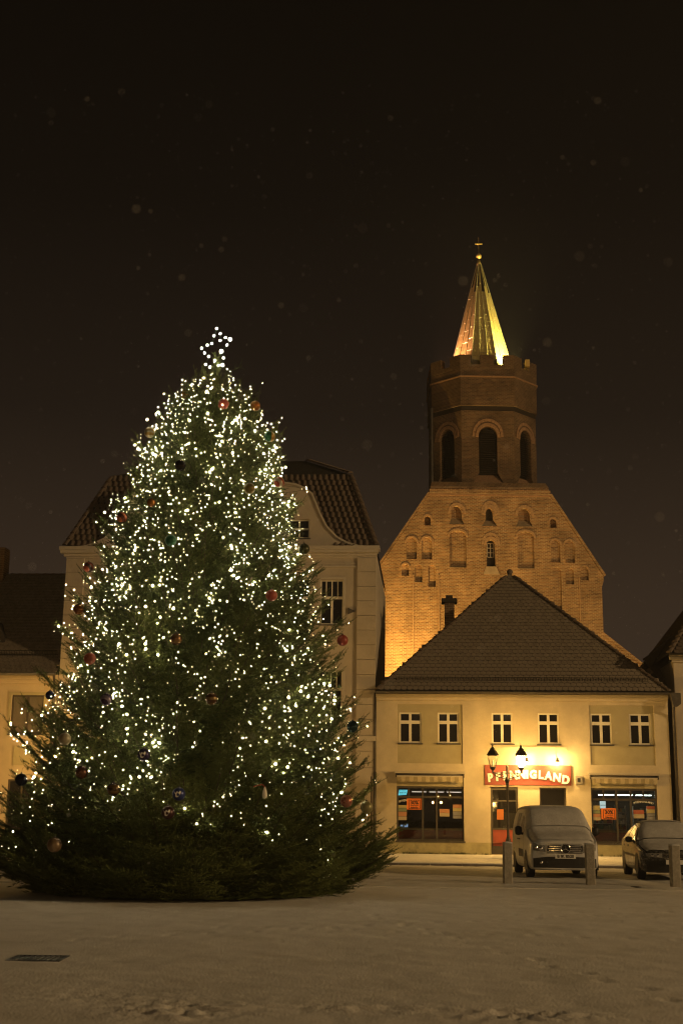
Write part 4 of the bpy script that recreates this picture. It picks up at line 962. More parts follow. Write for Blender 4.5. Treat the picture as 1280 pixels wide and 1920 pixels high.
for p, rz, lab in (((-.1, -20, 0), 4, 'lit street lamp mirrored in the darker shop window'),
                   ((-3.5, -62, 0), 10, 'lit street lamp far down the street behind the square'), ((2.5, -75, 0), 0, 'last lit street lamp down the street behind the square')):
    street_lamp(p, R(rz), lab, both=True)

# tall masts added out of view as fill light for the fronts and snow
M_fillmast = emis('fill_mast_lamp', (1.0, .66, .32), 1500)
M_fillmast2 = emis('tall_fill_mast_lamp', (1.0, .65, .29), 8200)
def mast(p, label):
    t = thing('added_fill_mast', label, 'added fill light', p, 0, 'added unseen fill masts')
    b = MB(); b.lathe([(.16, 0), (.14, .3), (.09, .5), (.06, 15.0)], (0, 0, 0), 10); b.build('pole', M_zinc, t, True)
    b = MB(); b.box(-.7, .7, -.05, .05, 14.95, 15.05)
    b.build('crossbar', M_zinc, t)
    for x in (-.5, .5):
        b = MB(); b.box(x - .22, x + .22, -.02, .16, 15.06, 15.40); hd = b.build('lamp_head', M_iron, t)
        b = MB(); b.add([(x - .2, .17, 15.08), (x + .2, .17, 15.08), (x + .2, .17, 15.38), (x - .2, .17, 15.38)], [(0, 3, 2, 1)]); b.build('lamp', M_fillmast, hd)
mast((-3.5, -60, 0), 'added unseen fill mast behind the viewer on the tree side')
mast((4.5, -63, 0), 'added unseen fill mast behind the viewer on the shop side')
t = thing('added_fill_mast', 'tall added fill mast out of view far past the dark car', 'added fill light', (72, 2, 0), R(62), 'added unseen fill masts')  # added beyond the frame to brighten snow and fronts from the side
b = MB(); b.lathe([(.25, 0), (.22, .3), (.12, .5), (.09, 20.0)], (0, 0, 0), 10); b.build('pole', M_zinc, t, True)
for x in (-.6, .6):
    b = MB(); b.box(x - .42, x + .42, -.02, .16, 20.0, 20.7); hd = b.build('lamp_head', M_iron, t)
    b = MB(); b.add([(x - .4, .17, 20.05), (x + .4, .17, 20.05), (x + .4, .17, 20.65), (x - .4, .17, 20.65)], [(0, 3, 2, 1)]); b.build('lamp', M_fillmast2, hd)

# ------------------------------------------------------------------ bollards, drain covers, marker post
def bollard(p, rz, lean, label):
    t = thing('bollard', label, 'bollard', p, rz, 'concrete bollards along the parking row')
    b = MB(); w = .105; c = .02
    oc_ = lambda w_: [(-w_ + c, -w_), (w_ - c, -w_), (w_, -w_ + c), (w_, w_ - c), (w_ - c, w_), (-w_ + c, w_), (-w_, w_ - c), (-w_, -w_ + c)]
    b.prismz(oc_(w), -.05, .92); post = b.build('post', M_concrete, t); post.rotation_euler = (lean[0], lean[1], 0)
    b = MB(); n = 8
    b.add([(x, y, .921) for x, y in oc_(w + .008)] + [(x, y, .95) for x, y in oc_(w - .005)] + [(0, 0, .965)], [(i, (i + 1) % 8, (i + 1) % 8 + 8, i + 8) for i in range(8)] + [(i + 8, (i + 1) % 8 + 8, 16) for i in range(8)])
    b.build('snow_cap', M_dust, post, True)
    return t
bollard((4.0, 31.24, 0), R(2), (0, R(.6)), 'square concrete bollard in front of the street lamp and the van flank')
bollard((5.92, 31.08, 0), R(-3), (R(.5), R(-.5)), 'square concrete bollard in front of the van bumper')
bollard((7.80, 30.7, 0), R(4), (0, R(.4)), 'square concrete bollard in front of the dark car')
def cover(x, y, rx, ry, label, slots):
    t = thing('drain_cover', label, 'drain cover', (x, y, 0))
    z = .012
    b = MB(); b.box(-rx, -rx + .035, -ry, ry, -.03, z); b.box(rx - .035, rx, -ry, ry, -.03, z); b.box(-rx + .035, rx - .035, -ry, -ry + .035, -.03, z); b.box(-rx + .035, rx - .035, ry - .035, ry, -.03, z); b.build('frame', M_wetiron, t); MB().box(-rx + .02, rx - .02, -ry + .02, ry - .02, -.06, -.035).build('pit', M_ink, t)
    for k in range(slots):
        x0 = -rx + .035 + (2 * rx - .07) * k / slots; w = (2 * rx - .07) / slots
        MB().box(x0 + w * .22, x0 + w * .78, -ry + .037, ry - .037, -.03, z - .004 + rnd.uniform(0, .004)).build('bar', M_wetiron, t)
    return t
M_wetiron = mat('wet_iron', (.018, .015, .012), .5, .2, var=.4, vscale=10)
cover(-3.13, 14.2, .28, .27, 'dark iron drain cover clear of snow near the tree skirt', 9)
cover(6.96, 30.3, .22, .30, 'dark wet drain cover in the snow before the dark car', 7)
t = thing('marker_post', 'thin dark wooden stake standing by the house corner next to the fir', 'stake', shop(-.12, -1.0, .16))
b = MB(); b.tube([(0, 0, 0), (.01, 0, 1.4), (.0, 0, 2.75)], [.035, .03, .026], 8); b.build('stake', M_bark, t, True)
b = MB(); b.tube([(0, 0, 2.2), (.05, -.04, 2.25), (.0, -.06, 2.3)], .012, 5); b.build('tie', M_black, t)

# ------------------------------------------------------------------ parked vehicles
def cr(p0, p1, p2, p3, t):
    return .5 * ((2 * p1) + (-p0 + p2) * t + (2 * p0 - 5 * p1 + 4 * p2 - p3) * t * t + (-p0 + 3 * p1 - 3 * p2 + p3) * t ** 3)
class Body:
    """car skin: rings of (x, z) half sections at stations along y, smoothly interpolated"""
    def __init__(s, ys_, rings, bow): s.y = np.array(ys_, float); s.r = np.array(rings, float); s.bow = bow
    def at(s, t, v):
        n, k = len(s.y), s.r.shape[1]
        def idx(a, m): i = min(int(a), m - 2); return i, a - i
        i, ft = idx(t * (n - 1), n); j, fv = idx(v * (k - 1), k)
        g = lambda q, m: max(0, min(m - 1, q))
        rows_ = []
        for di in (-1, 0, 1, 2):
            ii = g(i + di, n); pts = [s.r[ii, g(j + dj, k)] for dj in (-1, 0, 1, 2)]
            a = cr(*pts, fv) if True else None
            rows_.append((a, s.y[ii]))
        p = cr(*[q[0] for q in rows_], ft); y = cr(*[q[1] for q in rows_], ft)
        w = s.r[:, :, 0].max(); fr = max(0, 1 - t * (n - 1) / 2.5)
        y = y + s.bow * (abs(p[0]) / w) ** 2.4 * fr
        return Vector((max(0, p[0]), y, p[1]))
    def nrm(s, t, v):
        e_ = 1e-3; a = s.at(min(1, t + e_), v) - s.at(max(0, t - e_), v); b_ = s.at(t, min(1, v + e_)) - s.at(t, max(0, v - e_))
        n = a.cross(b_)
        if n.length < 1e-9: return Vector((1, 0, 0))
        n.normalize(); p = s.at(t, v)
        if n.dot(p - Vector((0, p.y, .75))) < 0: n = -n
        return n
    def tOf(s, y): return float(np.interp(y, s.y, np.linspace(0, 1, len(s.y))))
    def skin(s, nt_, nv):
        b = MB(); 
        for sg in (1, -1):
            vs = []
            for i in range(nt_ + 1):
                for j in range(nv + 1):
                    p = s.at(i / nt_, j / nv); vs.append((sg * p.x, p.y, p.z))
            fs = []
            for i in range(nt_):
                for j in range(nv):
                    q = (i * (nv + 1) + j, i * (nv + 1) + j + 1, (i + 1) * (nv + 1) + j + 1, (i + 1) * (nv + 1) + j); fs.append(q if sg > 0 else q[::-1])
            b.add(vs, fs)
        for tt in (0, 1):                               # end faces
            vs = []; m_ = 6
            for j in range(nv + 1):
                for k in range(-m_, m_ + 1):
                    p = s.at(tt, j / nv); x = p.x * k / m_; w = s.r[:, :, 0].max()
                    y = (p.y - (s.bow * (abs(p.x) / w) ** 2.4 if tt == 0 else 0)) + (s.bow * (abs(x) / w) ** 2.4 if tt == 0 else 0)
                    vs.append((x, y, p.z))
            fs = []
            for j in range(nv):
                for k in range(2 * m_):
                    q = (j * (2 * m_ + 1) + k, j * (2 * m_ + 1) + k + 1, (j + 1) * (2 * m_ + 1) + k + 1, (j + 1) * (2 * m_ + 1) + k); fs.append(q if tt == 0 else q[::-1])
            b.add(vs, fs)
        return b
    def patch(s, quad, off, n=8, m=6, sides=(1, -1), thick=0):
        """quad: four (y, v) corners"""
        b = MB()
        for sg in sides:
            vs = []
            for i in range(n + 1):
                for j in range(m + 1):
                    a, c = i / n, j / m
                    y = (quad[0][0] * (1 - a) + quad[1][0] * a) * (1 - c) + (quad[3][0] * (1 - a) + quad[2][0] * a) * c
                    v = (quad[0][1] * (1 - a) + quad[1][1] * a) * (1 - c) + (quad[3][1] * (1 - a) + quad[2][1] * a) * c
                    t_ = s.tOf(y); p = s.at(t_, v) + s.nrm(t_, v) * off; vs.append((sg * p.x, p.y, p.z))
            fs = [(i * (m + 1) + j, i * (m + 1) + j + 1, (i + 1) * (m + 1) + j + 1, (i + 1) * (m + 1) + j) for i in range(n) for j in range(m)]
            b.add(vs, fs if sg > 0 else [f[::-1] for f in fs])
        return b
    def front(s, x, z, off=0): 
        w = s.r[:, :, 0].max(); return s.y[0] + s.bow * (abs(x) / w) ** 2.4 - off
    def strip(s, b, x0, x1, zlo, zhi, off, thick=.02, n=10):
        vs = []
        for i in range(n + 1):
            x = x0 + (x1 - x0) * i / n; lo = zlo(x) if callable(zlo) else zlo; hi = zhi(x) if callable(zhi) else zhi
            vs += [(x, s.front(x, lo, off), lo), (x, s.front(x, hi, off), hi), (x, s.front(x, lo, off - thick), lo), (x, s.front(x, hi, off - thick), hi)]
        fs = []
        for i in range(n):
            a = i * 4; c = a + 4; fs += [(a, c, c + 1, a + 1), (a + 1, c + 1, c + 3, a + 3), (a + 2, c + 2, c, a)]
        fs += [(0, 1, 3, 2), (n * 4, n * 4 + 2, n * 4 + 3, n * 4 + 1)]
        return b.add(vs, fs)
def wheel(parent, x, y, r, w, sg):
    b = MB(); 
    pr_ = [(r * .62, -w / 2), (r * .93, -w / 2), (r, -w / 2 + .025), (r, w / 2 - .025), (r * .93, w / 2), (r * .62, w / 2)]
    def lay(bb): bb.v = [(q[2], q[1], q[0]) for q in bb.v]; return bb
    wv = lay(b.lathe(pr_, (0, 0, 0), 24)).build('wheel', M_tyre, parent, True, loc=(x, y, r))
    b = MB(); b.lathe([(r * .63, sg * w * .5 - sg * .02), (r * .60, sg * w * .5), (r * .5, sg * w * .38), (.001, sg * w * .42)], (0, 0, 0), 20); lay(b).build('rim', M_rim, wv, True)
    b = MB()
    for k in range(5):
        a = 2 * math.pi * k / 5; b.box(sg * w * .42 - .015, sg * w * .42 + .02, -.025, .025, .04, r * .58)
        c_, s_ = math.cos(a), math.sin(a); b.v[-8:] = [(q[0], q[1] * c_ - q[2] * s_, q[1] * s_ + q[2] * c_) for q in b.v[-8:]]
    b.build('spokes', M_rim, wv)
def arch(parent, B_, y, r, half):
    for sg in (1, -1):
        b = MB(); x = half
        pts = [(sg * x, y + r * math.cos(math.pi * k / 12), .16 + r * math.sin(math.pi * k / 12) * 1.0 + (r * .55)) if False else (sg * x, y + r * math.cos(math.pi * k / 12), r * .92 + r * .98 * math.sin(math.pi * k / 12)) for k in range(13)]
        pts = [(sg * x, y + r, .2)] + pts + [(sg * x, y - r, .2)]
        b.add(pts + [(p[0] - sg * .12, p[1], p[2]) for p in pts], [tuple(range(len(pts))), tuple(range(2 * len(pts) - 1, len(pts) - 1, -1))])
        b.build('wheel_arch', M_black, parent)
# silver delivery van, nose to the square
V = thing('delivery_van', 'small silver delivery van dusted with snow, nose towards the square', 'van', (5.80, 33.75, .012), R(-1.5))
def vring(w0, zb, w1, zm, wb, zbelt, wt, zt, crown=.03):
    return [(0, zb), (w0 * .75, zb), (w0, zb + .06), (w1, zm), (w1, (zm + zbelt) / 2), (wb, zbelt), ((wb + wt) / 2 + .012, (zbelt + zt) / 2), (wt, zt - .10), (wt - .10, zt - .01), (wt * .55, zt + crown * .6), (0, zt + crown)]
VY = [0.0, .10, .40, .85, 1.25, 1.62, 2.0, 2.6, 3.4, 4.05, 4.30]
VB = Body(VY, [vring(.74, .24, .80, .50, .78, .74, .68, .90), vring(.82, .22, .86, .50, .85, .80, .76, .98), vring(.86, .20, .90, .50, .89, .86, .80, 1.06), vring(.86, .20, .905, .50, .90, .98, .80, 1.16),
               vring(.86, .20, .91, .50, .905, 1.04, .76, 1.45), vring(.86, .20, .91, .50, .905, 1.06, .74, 1.68), vring(.86, .20, .91, .50, .905, 1.07, .745, 1.765), vring(.86, .20, .91, .50, .905, 1.08, .75, 1.80),
               vring(.86, .20, .91, .52, .905, 1.08, .76, 1.80), vring(.86, .22, .90, .54, .895, 1.08, .76, 1.77), vring(.82, .30, .86, .56, .86, 1.06, .72, 1.68)], .17)
VB.skin(44, 30).build('body', M_van, V, True)
side_glass = mat('dusted_side_glass', (.16, .155, .15), .4, var=.3, vscale=7, var2=(.5, .48, .46), v2scale=6, mask=(.45, .65))
[VB.patch([(1.35, .515), (2.15, .515), (2.10, .655), (1.72, .64)], .006, sides=(q_,)).build('front_side_window', side_glass, V, True) for q_ in (1, -1)]
[VB.patch([(2.42, .525), (3.15, .525), (3.12, .665), (2.44, .665)], .006, sides=(q_,)).build('rear_side_window', side_glass, V, True) for q_ in (1, -1)]
VB.patch([(1.08, .60), (1.92, .72), (1.92, 1.0), (1.03, 1.0)], .008, 10, 10).build('windscreen', M_glassd, V, True)
VB.patch([(1.06, .61), (2.05, .70), (2.05, 1.0), (1.02, 1.0)], .024, 10, 10).build('windscreen_snow', M_dust, V, True)
VB.patch([(.10, .74), (1.02, .68), (.985, 1.0), (.04, 1.0)], .016, 10, 10).build('bonnet_snow', M_dust, V, True)
VB.patch([(2.0, .73), (4.2, .73), (4.2, 1.0), (2.0, 1.0)], .022, 14, 8).build('roof_snow', M_dust, V, True)
b = MB()
for x0, x1, s_ in ((-.64, -.06, .02), (.0, .60, .02)):
    pts = []
    for k in range(6):
        x = x0 + (x1 - x0) * k / 5; y = .93 + .05 * (1 - (abs(x) / .8) ** 2); t_ = VB.tOf(1.01); 
        pts.append((x, 1.0 + .10 * (abs(x) / .75) ** 2 - .03, 1.225 - .015 * abs(x) + .008 * k))
    b.tube(pts, .010, 5)
b.build('wiper', M_black, V)
bb = MB(); VB.strip(bb, -.80, .80, .27, lambda x: .545 - .05 * (abs(x) / .8) ** 3, .018, .04, 14); bb.build('bumper_lower', M_black, V)
bb = MB(); VB.strip(bb, -.45, .45, lambda x: .655 + .02 * (abs(x) / .45) ** 2, lambda x: .835 - .025 * (abs(x) / .45) ** 2, .020, .04, 12); bb.build('grille', M_black, V)
bb = MB()
for z in (.695, .745, .795):
    for sg in (-1, 1): VB.strip(bb, sg * .115, sg * (.425 - .02 * abs(z - .745) * 20), z - .012, z + .012, .036, .02, 6)
bb.build('grille_bar', M_chrome, V)
bb = MB()
fr = [(-.47, .655), (-.43, .635), (.43, .635), (.47, .655), (.45, .835), (.40, .855), (-.40, .855), (-.45, .835)]
bb.tube([(x, VB.front(x, z, .03), z) for x, z in fr + fr[:1]], .011, 5); bb.build('grille_frame', M_chrome, V)
bb = MB(); y = VB.front(0, 0, .055)
bb.tube([(.115 * math.sin(2 * math.pi * k / 20), y, .745 + .115 * math.cos(2 * math.pi * k / 20)) for k in range(21)], .014, 6)
for k in range(3):
    a = 2 * math.pi * k / 3; bb.tube([(0, y - .008, .745), (.11 * math.sin(a), y, .745 + .11 * math.cos(a))], [.022, .006], 6)
bb.build('star_emblem', M_chrome, V)
MB().prism([(.11 * math.sin(2 * math.pi * k / 20), .745 + .11 * math.cos(2 * math.pi * k / 20)) for k in range(20)], y + .008, y + .03).build('emblem_back', M_black, V)
for sg in (1, -1):
    bb = MB(); VB.strip(bb, sg * .50, sg * .80, lambda x: .66 + .03 * (abs(x) - .5) / .3, lambda x: .80 + .09 * (abs(x) - .5) / .3, .024, .05, 8); hl = bb.build('headlight', M_lens, V)
    bb = MB(); bb.sphere((sg * .61, VB.front(.61, .74, .01), .745), .055, 12, 8); bb.sphere((sg * .72, VB.front(.72, .76, .01), .77), .045, 12, 8); bb.build('reflector', M_chrome, hl, True, 'stuff')
    bb = MB(); bb.sphere((sg * .60, VB.front(.60, .4, .0), .40), .05, 12, 8); bb.build('fog_light', M_chrome, V, True)
    bb = MB(); bb.lathe([(.02, -.12), (.085, -.10), (.10, 0), (.09, .09), (.03, .12)], (0, 0, 0), 10); bb.v = [(q[0] * .95 + sg * 1.02, q[1] * .7 + 1.42, q[2] + 1.17) for q in bb.v]
    bb.box(sg * .88 - .06, sg * .88 + .06, 1.40, 1.46, 1.06, 1.12); bb.build('wing_mirror', M_black, V, True)
    wheel(V, sg * .80, .82, .315, .20, sg); wheel(V, sg * .80, 3.52, .315, .20, sg)
    hb = MB(); hb.box(sg * .905 - .02, sg * .905 + .025, 2.05, 2.20, .93, .965); hb.box(sg * .905 - .02, sg * .905 + .025, 2.45, 2.6, .93, .965); hb.build('door_handle', M_black, V, kind='stuff')
arch(V, VB, .82, .365, .912); arch(V, VB, 3.52, .365, .912)
[VB.patch([(1.35, .30), (2.35, .30), (2.35, .37), (1.35, .37)], .014, sides=(q_,)).build('side_strip', M_black, V) for q_ in (1, -1)]
[VB.patch([(1.28, .19), (1.30, .19), (1.30, .68), (1.28, .62)], .004, 2, 12, sides=(q_,)).build('door_gap', M_black, V) for q_ in (1, -1)]; [VB.patch([(2.28, .19), (2.30, .19), (2.30, .70), (2.28, .70)], .004, 2, 12, sides=(q_,)).build('door_gap', M_black, V) for q_ in (1, -1)]
y = VB.front(.0, .5, .045)
pl_ = MB().box(-.26, .26, y - .012, y, .50, .615).build('number_plate', M_plate, V)
link(setmat(text_mesh('B IK 8520', .105, .003, .002), M_ink), 'plate_lettering', pl_, loc=(0, y - .016, .522))
VB.patch([(1.8, .985), (1.86, .985), (1.86, 1.0), (1.8, 1.0)], .03, 2, 2).build('sensor', M_black, V)

# dark saloon, nose to the square, cut by the picture edge
K = thing('dark_car', 'dark saloon car dusted with snow beside the silver van', 'car', (8.52, 33.35, .012), R(-5.5))
def kring(w0, zb, w1, zm, wb, zbelt, wt, zt, crown=.03):
    return [(0, zb), (w0 * .75, zb), (w0, zb + .07), (w1, zm), (w1, (zm + zbelt) / 2 + .02), (wb, zbelt), ((wb + wt) / 2 + .02, (zbelt + zt) / 2 + .01), (wt, zt - .055), (wt - .09, zt - .005), (wt * .55, zt + crown * .7), (0, zt + crown)]
KY = [0, .10, .45, .95, 1.30, 1.75, 2.15, 2.7, 3.2, 3.7, 4.2, 4.5]
KB = Body(KY, [kring(.70, .24, .76, .42, .72, .58, .62, .66, .02), kring(.80, .20, .84, .44, .80, .62, .70, .73, .02), kring(.84, .18, .87, .46, .85, .70, .74, .80), kring(.85, .18, .875, .48, .865, .80, .76, .89),
               kring(.85, .18, .88, .48, .87, .88, .70, 1.03), kring(.85, .18, .88, .48, .87, .91, .63, 1.30), kring(.85, .18, .88, .48, .87, .925, .60, 1.42), kring(.85, .18, .88, .48, .87, .94, .60, 1.44),
               kring(.85, .18, .88, .48, .87, .95, .60, 1.39), kring(.85, .18, .875, .50, .865, .95, .64, 1.16), kring(.82, .22, .85, .52, .84, .90, .70, 1.02), kring(.76, .30, .79, .54, .78, .82, .66, .92)], .22)
KB.skin(44, 30).build('body', M_car, K, True)
[KB.patch([(1.52, .515), (2.52, .515), (2.50, .665), (1.98, .66)], .006, sides=(q_,)).build('front_side_window', side_glass, K, True) for q_ in (1, -1)]
[KB.patch([(2.60, .515), (3.42, .515), (3.15, .66), (2.58, .665)], .006, sides=(q_,)).build('rear_side_window', side_glass, K, True) for q_ in (1, -1)]
KB.patch([(1.22, .60), (2.05, .72), (2.05, 1.0), (1.15, 1.0)], .008, 10, 10).build('windscreen', M_glassd, K, True)
KB.patch([(1.28, .62), (2.05, .72), (2.05, 1.0), (1.22, 1.0)], .020, 10, 10).build('windscreen_snow', M_dust, K, True)
KB.patch([(.14, .74), (1.24, .66), (1.19, 1.0), (.06, 1.0)], .014, 10, 10).build('bonnet_snow', M_dust, K, True)
KB.patch([(2.1, .73), (3.1, .73), (3.1, 1.0), (2.1, 1.0)], .02, 10, 8).build('roof_snow', M_dust, K, True)
bb = MB(); KB.strip(bb, -.72, .72, .22, lambda x: .50 - .03 * (abs(x) / .7) ** 3, .016, .04, 14); bb.build('bumper_lower', M_black, K)
for sg in (1, -1):
    bb = MB(); KB.strip(bb, sg * .22, sg * .05, .555, .655, .022, .03, 5); g_ = bb.build('grille', M_black, K)
    bb = MB(); bb.tube([(sg * x, KB.front(x, z, .028), z) for x, z in ((.05, .555), (.22, .55), (.23, .655), (.05, .66), (.05, .555))], .009, 5); bb.build('grille_frame', M_chrome, g_)
    bb = MB(); KB.strip(bb, sg * .34, sg * .72, lambda x: .555 + .03 * (abs(x) - .34) / .38, .665, .022, .04, 8); hl = bb.build('headlight', M_lens, K)
    bb = MB(); bb.sphere((sg * .44, KB.front(.44, .6, .0), .61), .045, 10, 8); bb.sphere((sg * .57, KB.front(.57, .6, .0), .615), .045, 10, 8); bb.build('reflector', M_chrome, hl, True, 'stuff')
    bb = MB(); bb.lathe([(.02, -.075), (.08, -.06), (.09, 0), (.08, .055), (.03, .075)], (0, 0, 0), 10); bb.v = [(q[0] * 1.05 + sg * .96, q[1] * .8 + 1.62, q[2] + .98) for q in bb.v]; bb.box(sg * .86 - .06, sg * .86 + .06, 1.60, 1.66, .92, .96); bb.build('wing_mirror', M_black, K, True)
    wheel(K, sg * .775, .82, .31, .20, sg); wheel(K, sg * .775, 3.52, .31, .20, sg)
    hb = MB()
    for y in (2.35, 3.2): hb.box(sg * .87 - .02, sg * .87 + .025, y, y + .16, .80, .835)
    hb.build('door_handle', M_black, K, kind='stuff')
arch(K, KB, .82, .345, .884); arch(K, KB, 3.52, .345, .884)
[KB.patch([(1.2, .33), (3.1, .33), (3.1, .355), (1.2, .355)], .010, sides=(q_,)).build('side_strip', M_black, K) for q_ in (1, -1)]
for y in (1.42, 2.55): [KB.patch([(y, .20), (y + .015, .20), (y + .015, .50), (y, .50)], .004, 2, 10, sides=(q_,)).build('door_gap', M_black, K) for q_ in (1, -1)]
y = KB.front(0, .4, .04); MB().box(-.26, .26, y - .012, y, .40, .51).build('number_plate', M_plate, K)

# ------------------------------------------------------------------ the fir tree
AX, AY = -2.95, 26.3
LEAN = .018
PZ = [0, .25, .75, 1.78, 2.83, 3.9, 4.89, 5.55, 6.68, 8.06, 9.0, 10.07, 10.7, 11.1]; PR = [3.40, 3.70, 3.80, 3.48, 3.12, 2.84, 2.66, 2.50, 2.18, 1.72, 1.40, .80, .42, .04]
def prof(z): return float(np.interp(z, PZ, PR))
F = thing('fir_tree', 'huge dark green fir decked with fairy lights and baubles on the snowy square', 'tree', (AX, AY, 0))
b = MB(); b.tube([(0, 0, -.1), (0, 0, 2), (.11, 0, 6), (.2, 0, 10.9)], [.17, .15, .09, .015], 10); b.build('trunk', M_bark, F, True)
# one needle-covered shoot: needles as slim triangles round a stem, unit length along +x
def shoot_template(seed, nn):
    r = random.Random(seed); v = []; f = []
    for i in range(nn):
        t = .02 + .98 * i / (nn - 1); side = (i * 2.39996) % (2 * math.pi)
        ny, nz = math.cos(side), math.sin(side) * .75 + .18
        ln = .24 * (1 - .35 * t) * r.uniform(.8, 1.2); fw = .13 + .12 * t; wd = .055
        p = Vector((t - .03, ny * .02, nz * .02)); tip = p + Vector((fw * r.uniform(.7, 1.4), ny * ln, nz * ln)); pr = Vector((0, -nz, ny)) * wd
        o = len(v); v += [p + pr * .6 + Vector((.03, 0, 0)), p - pr * .6, tip]; f.append((o, o + 1, o + 2))
    o = len(v); v += [Vector((0, .02, 0)), Vector((0, -.02, .02)), Vector((1.05, 0, 0))]; f.append((o, o + 1, o + 2))
    return np.array([tuple(p) for p in v]), np.array(f)
TMP = [shoot_template(k, 15) for k in range(4)]
sh_p, sh_d, sh_n, sh_l, sh_c = [], [], [], [], []
wood = MB()
def add_shoot(p, d, n, l, tone): sh_p.append(p); sh_d.append(d); sh_n.append(n); sh_l.append(l); sh_c.append(tone)
tr = random.Random(11)
def branch(zt, az, L, el, dens=1.0, tw=0.0, wood_on=True):
    """zt: height of the tip; the limb leaves the trunk lower or higher by its slope"""
    ca, sa = math.sin(az), -math.cos(az)                 # azimuth 0 faces the camera
    out = Vector((ca, sa, 0)); lat = Vector((-sa, ca, 0)); tone0 = tr.uniform(.1, .7)
    zb = max(.12, zt - L * math.tan(el)); rise = zt - zb
    def ax(t):
        zz = zb + rise * (t ** 1.3) - .10 * L * math.sin(math.pi * t) * .5 + .50 * L * max(0, t - .65) ** 1.5
        return out * (L * t) + Vector((0, 0, zz)) + lat * (tw * t * t)
    pts = [ax(k / 6) for k in range(7)]
    if wood_on: wood.tube(pts, [.035 * max(.25, (1 - k / 6.5)) * min(1.0, .4 + L / 4) for k in range(7)], 4, False)
    st = .085 / dens; s = L * (.30 if L > 1.2 else .12); k = 0
    while s < L:
        t = s / L; p = ax(t); fw = (ax(min(1, t + .02)) - p).normalized(); upv = lat.cross(fw).normalized()
        if upv.z < 0: upv = -upv
        sl = min(.78, .32 + .30 * (L - s)) * tr.uniform(.75, 1.2)
        for sg in (1, -1):
            if tr.random() < .06: continue
            ang = R(tr.uniform(40, 62)); d = (fw * math.cos(ang) + lat * (sg * math.sin(ang)) + upv * tr.uniform(-.22, .10)).normalized()
            m = max(1, int(sl / .115)); q = p.copy(); sd = d
            for j in range(m):
                sd = (d + Vector((0, 0, -.12 * j / max(1, m))) + upv * .03 * j).normalized()
                l = tr.uniform(.125, .185) * (1 if j < m - 1 else 1.15)
                add_shoot(q, sd, upv, l, tone0 + tr.uniform(-.1, .3))
                if m > 1 and j < m - 1 or tr.random() < .5:
                    side = sd.cross(upv).normalized()
                    for s2 in (1, -1):
                        dd = (sd * .68 + side * (s2 * .72) + upv * tr.uniform(-.15, .2)).normalized()
                        add_shoot(q + sd * l * .5, dd, upv, l * tr.uniform(.65, .95), tone0 + tr.uniform(-.1, .3))
                q = q + sd * (sl / m)
        s += st * tr.uniform(.8, 1.25); k += 1
    p = ax(.97); fw = (ax(1) - ax(.93)).normalized()
    for j in range(5): add_shoot(p - fw * .05 * abs(j - 2), (fw + lat * (j - 2) * .42 + Vector((0, 0, tr.uniform(0, .35)))).normalized(), Vector((0, 0, 1)), tr.uniform(.15, .21), tone0 + .3)
ga = 2.39996; i = 0; z = .14
while z < 10.85:
    r = prof(z)
    circ = 2 * math.pi * r; per = max(5, int(circ / .74))
    for k in range(per):
        az = i * ga + tr.uniform(-.2, .2); i += 1
        azn = (az + math.pi) % (2 * math.pi) - math.pi
        back = abs(azn) > 1.95
        if back and tr.random() < .62: continue
        if z > 8.8: el = R(tr.uniform(24, 48)) if z < 10.2 else R(tr.uniform(45, 66))
        elif z > 5: el = R(tr.uniform(14, 34))
        elif z > 1.2: el = R(tr.uniform(6, 26))
        else: el = R(tr.uniform(-3, 8))
        zz = z + tr.uniform(-.13, .13)
        nz_ = math.sin(azn * 3.7 + z * 2.6 + .4) * math.sin(z * 3.3 - azn * 2.2) + .6 * math.sin(azn * 7.9 - z * 4.1 + 2)
        lump = .955 + .075 * nz_ - (.20 if nz_ < -.75 else 0)
        L = prof(zz) * lump * tr.uniform(.86, 1.03)
        branch(max(.16, zz), az, max(.15, L), el, .8 if back else 1.0, tr.uniform(-.15, .15) * L * .4)
    z += .30 if z < 3 else (.27 if z < 8 else .20)
# long single limbs that stick out of the outline as in the picture
for (zt, azd, L, el) in ((.80, 76, 4.12, 12), (.55, 70, 4.0, 8), (.40, 82, 3.95, 3), (1.70, 72, 3.75, 18), (2.2, 80, 3.5, 14), (2.9, 76, 3.4, 16), (3.3, 70, 3.25, 16), (5.0, 78, 2.95, 16), (4.65, 70, 2.75, 12), (5.6, 74, 2.4, 18),
        (1.6, -62, 4.1, 18), (1.0, -70, 4.3, 15), (.5, -66, 4.4, 4), (2.75, -72, 3.7, 18), (3.2, -66, 3.45, 18), (3.8, -72, 3.1, 18), (4.85, -74, 2.9, 12), (5.5, -78, 2.6, 14), (7.1, -66, 2.3, 18), (8.9, -72, 1.55, 24), (10.2, 70, .85, 38), (10.1, -66, .95, 36), (9.15, 64, 1.55, 32)):
    branch(zt, R(azd), L, R(el), 1.1)
    if L > 3: branch(zt - .15, R(azd + 7), L * .9, R(el * .8), 1.0); branch(zt - .1, R(azd - 8), L * .88, R(el), 1.0)
# dense skirt resting on the ground and a loose fill behind the shell
for k in range(120):
    azd = tr.uniform(-105, 105); branch(tr.uniform(.10, .75), R(azd), prof(.4) * tr.uniform(.78, 1.07), R(tr.uniform(-6, 9)), .9, tr.uniform(-.4, .4), False)
for k in range(9000):
    z = .2 + 10 * tr.random() ** 1.5; az = tr.uniform(-2.2, 2.2); r = prof(z) * tr.uniform(.55, .86)
    d = Vector((math.sin(az) + tr.uniform(-.6, .6), -math.cos(az) + tr.uniform(-.6, .6), tr.uniform(-.5, .5))).normalized()
    add_shoot(Vector((r * math.sin(az), -r * math.cos(az), z)), d, Vector((0, 0, 1)), tr.uniform(.2, .32), tr.uniform(0, .4))
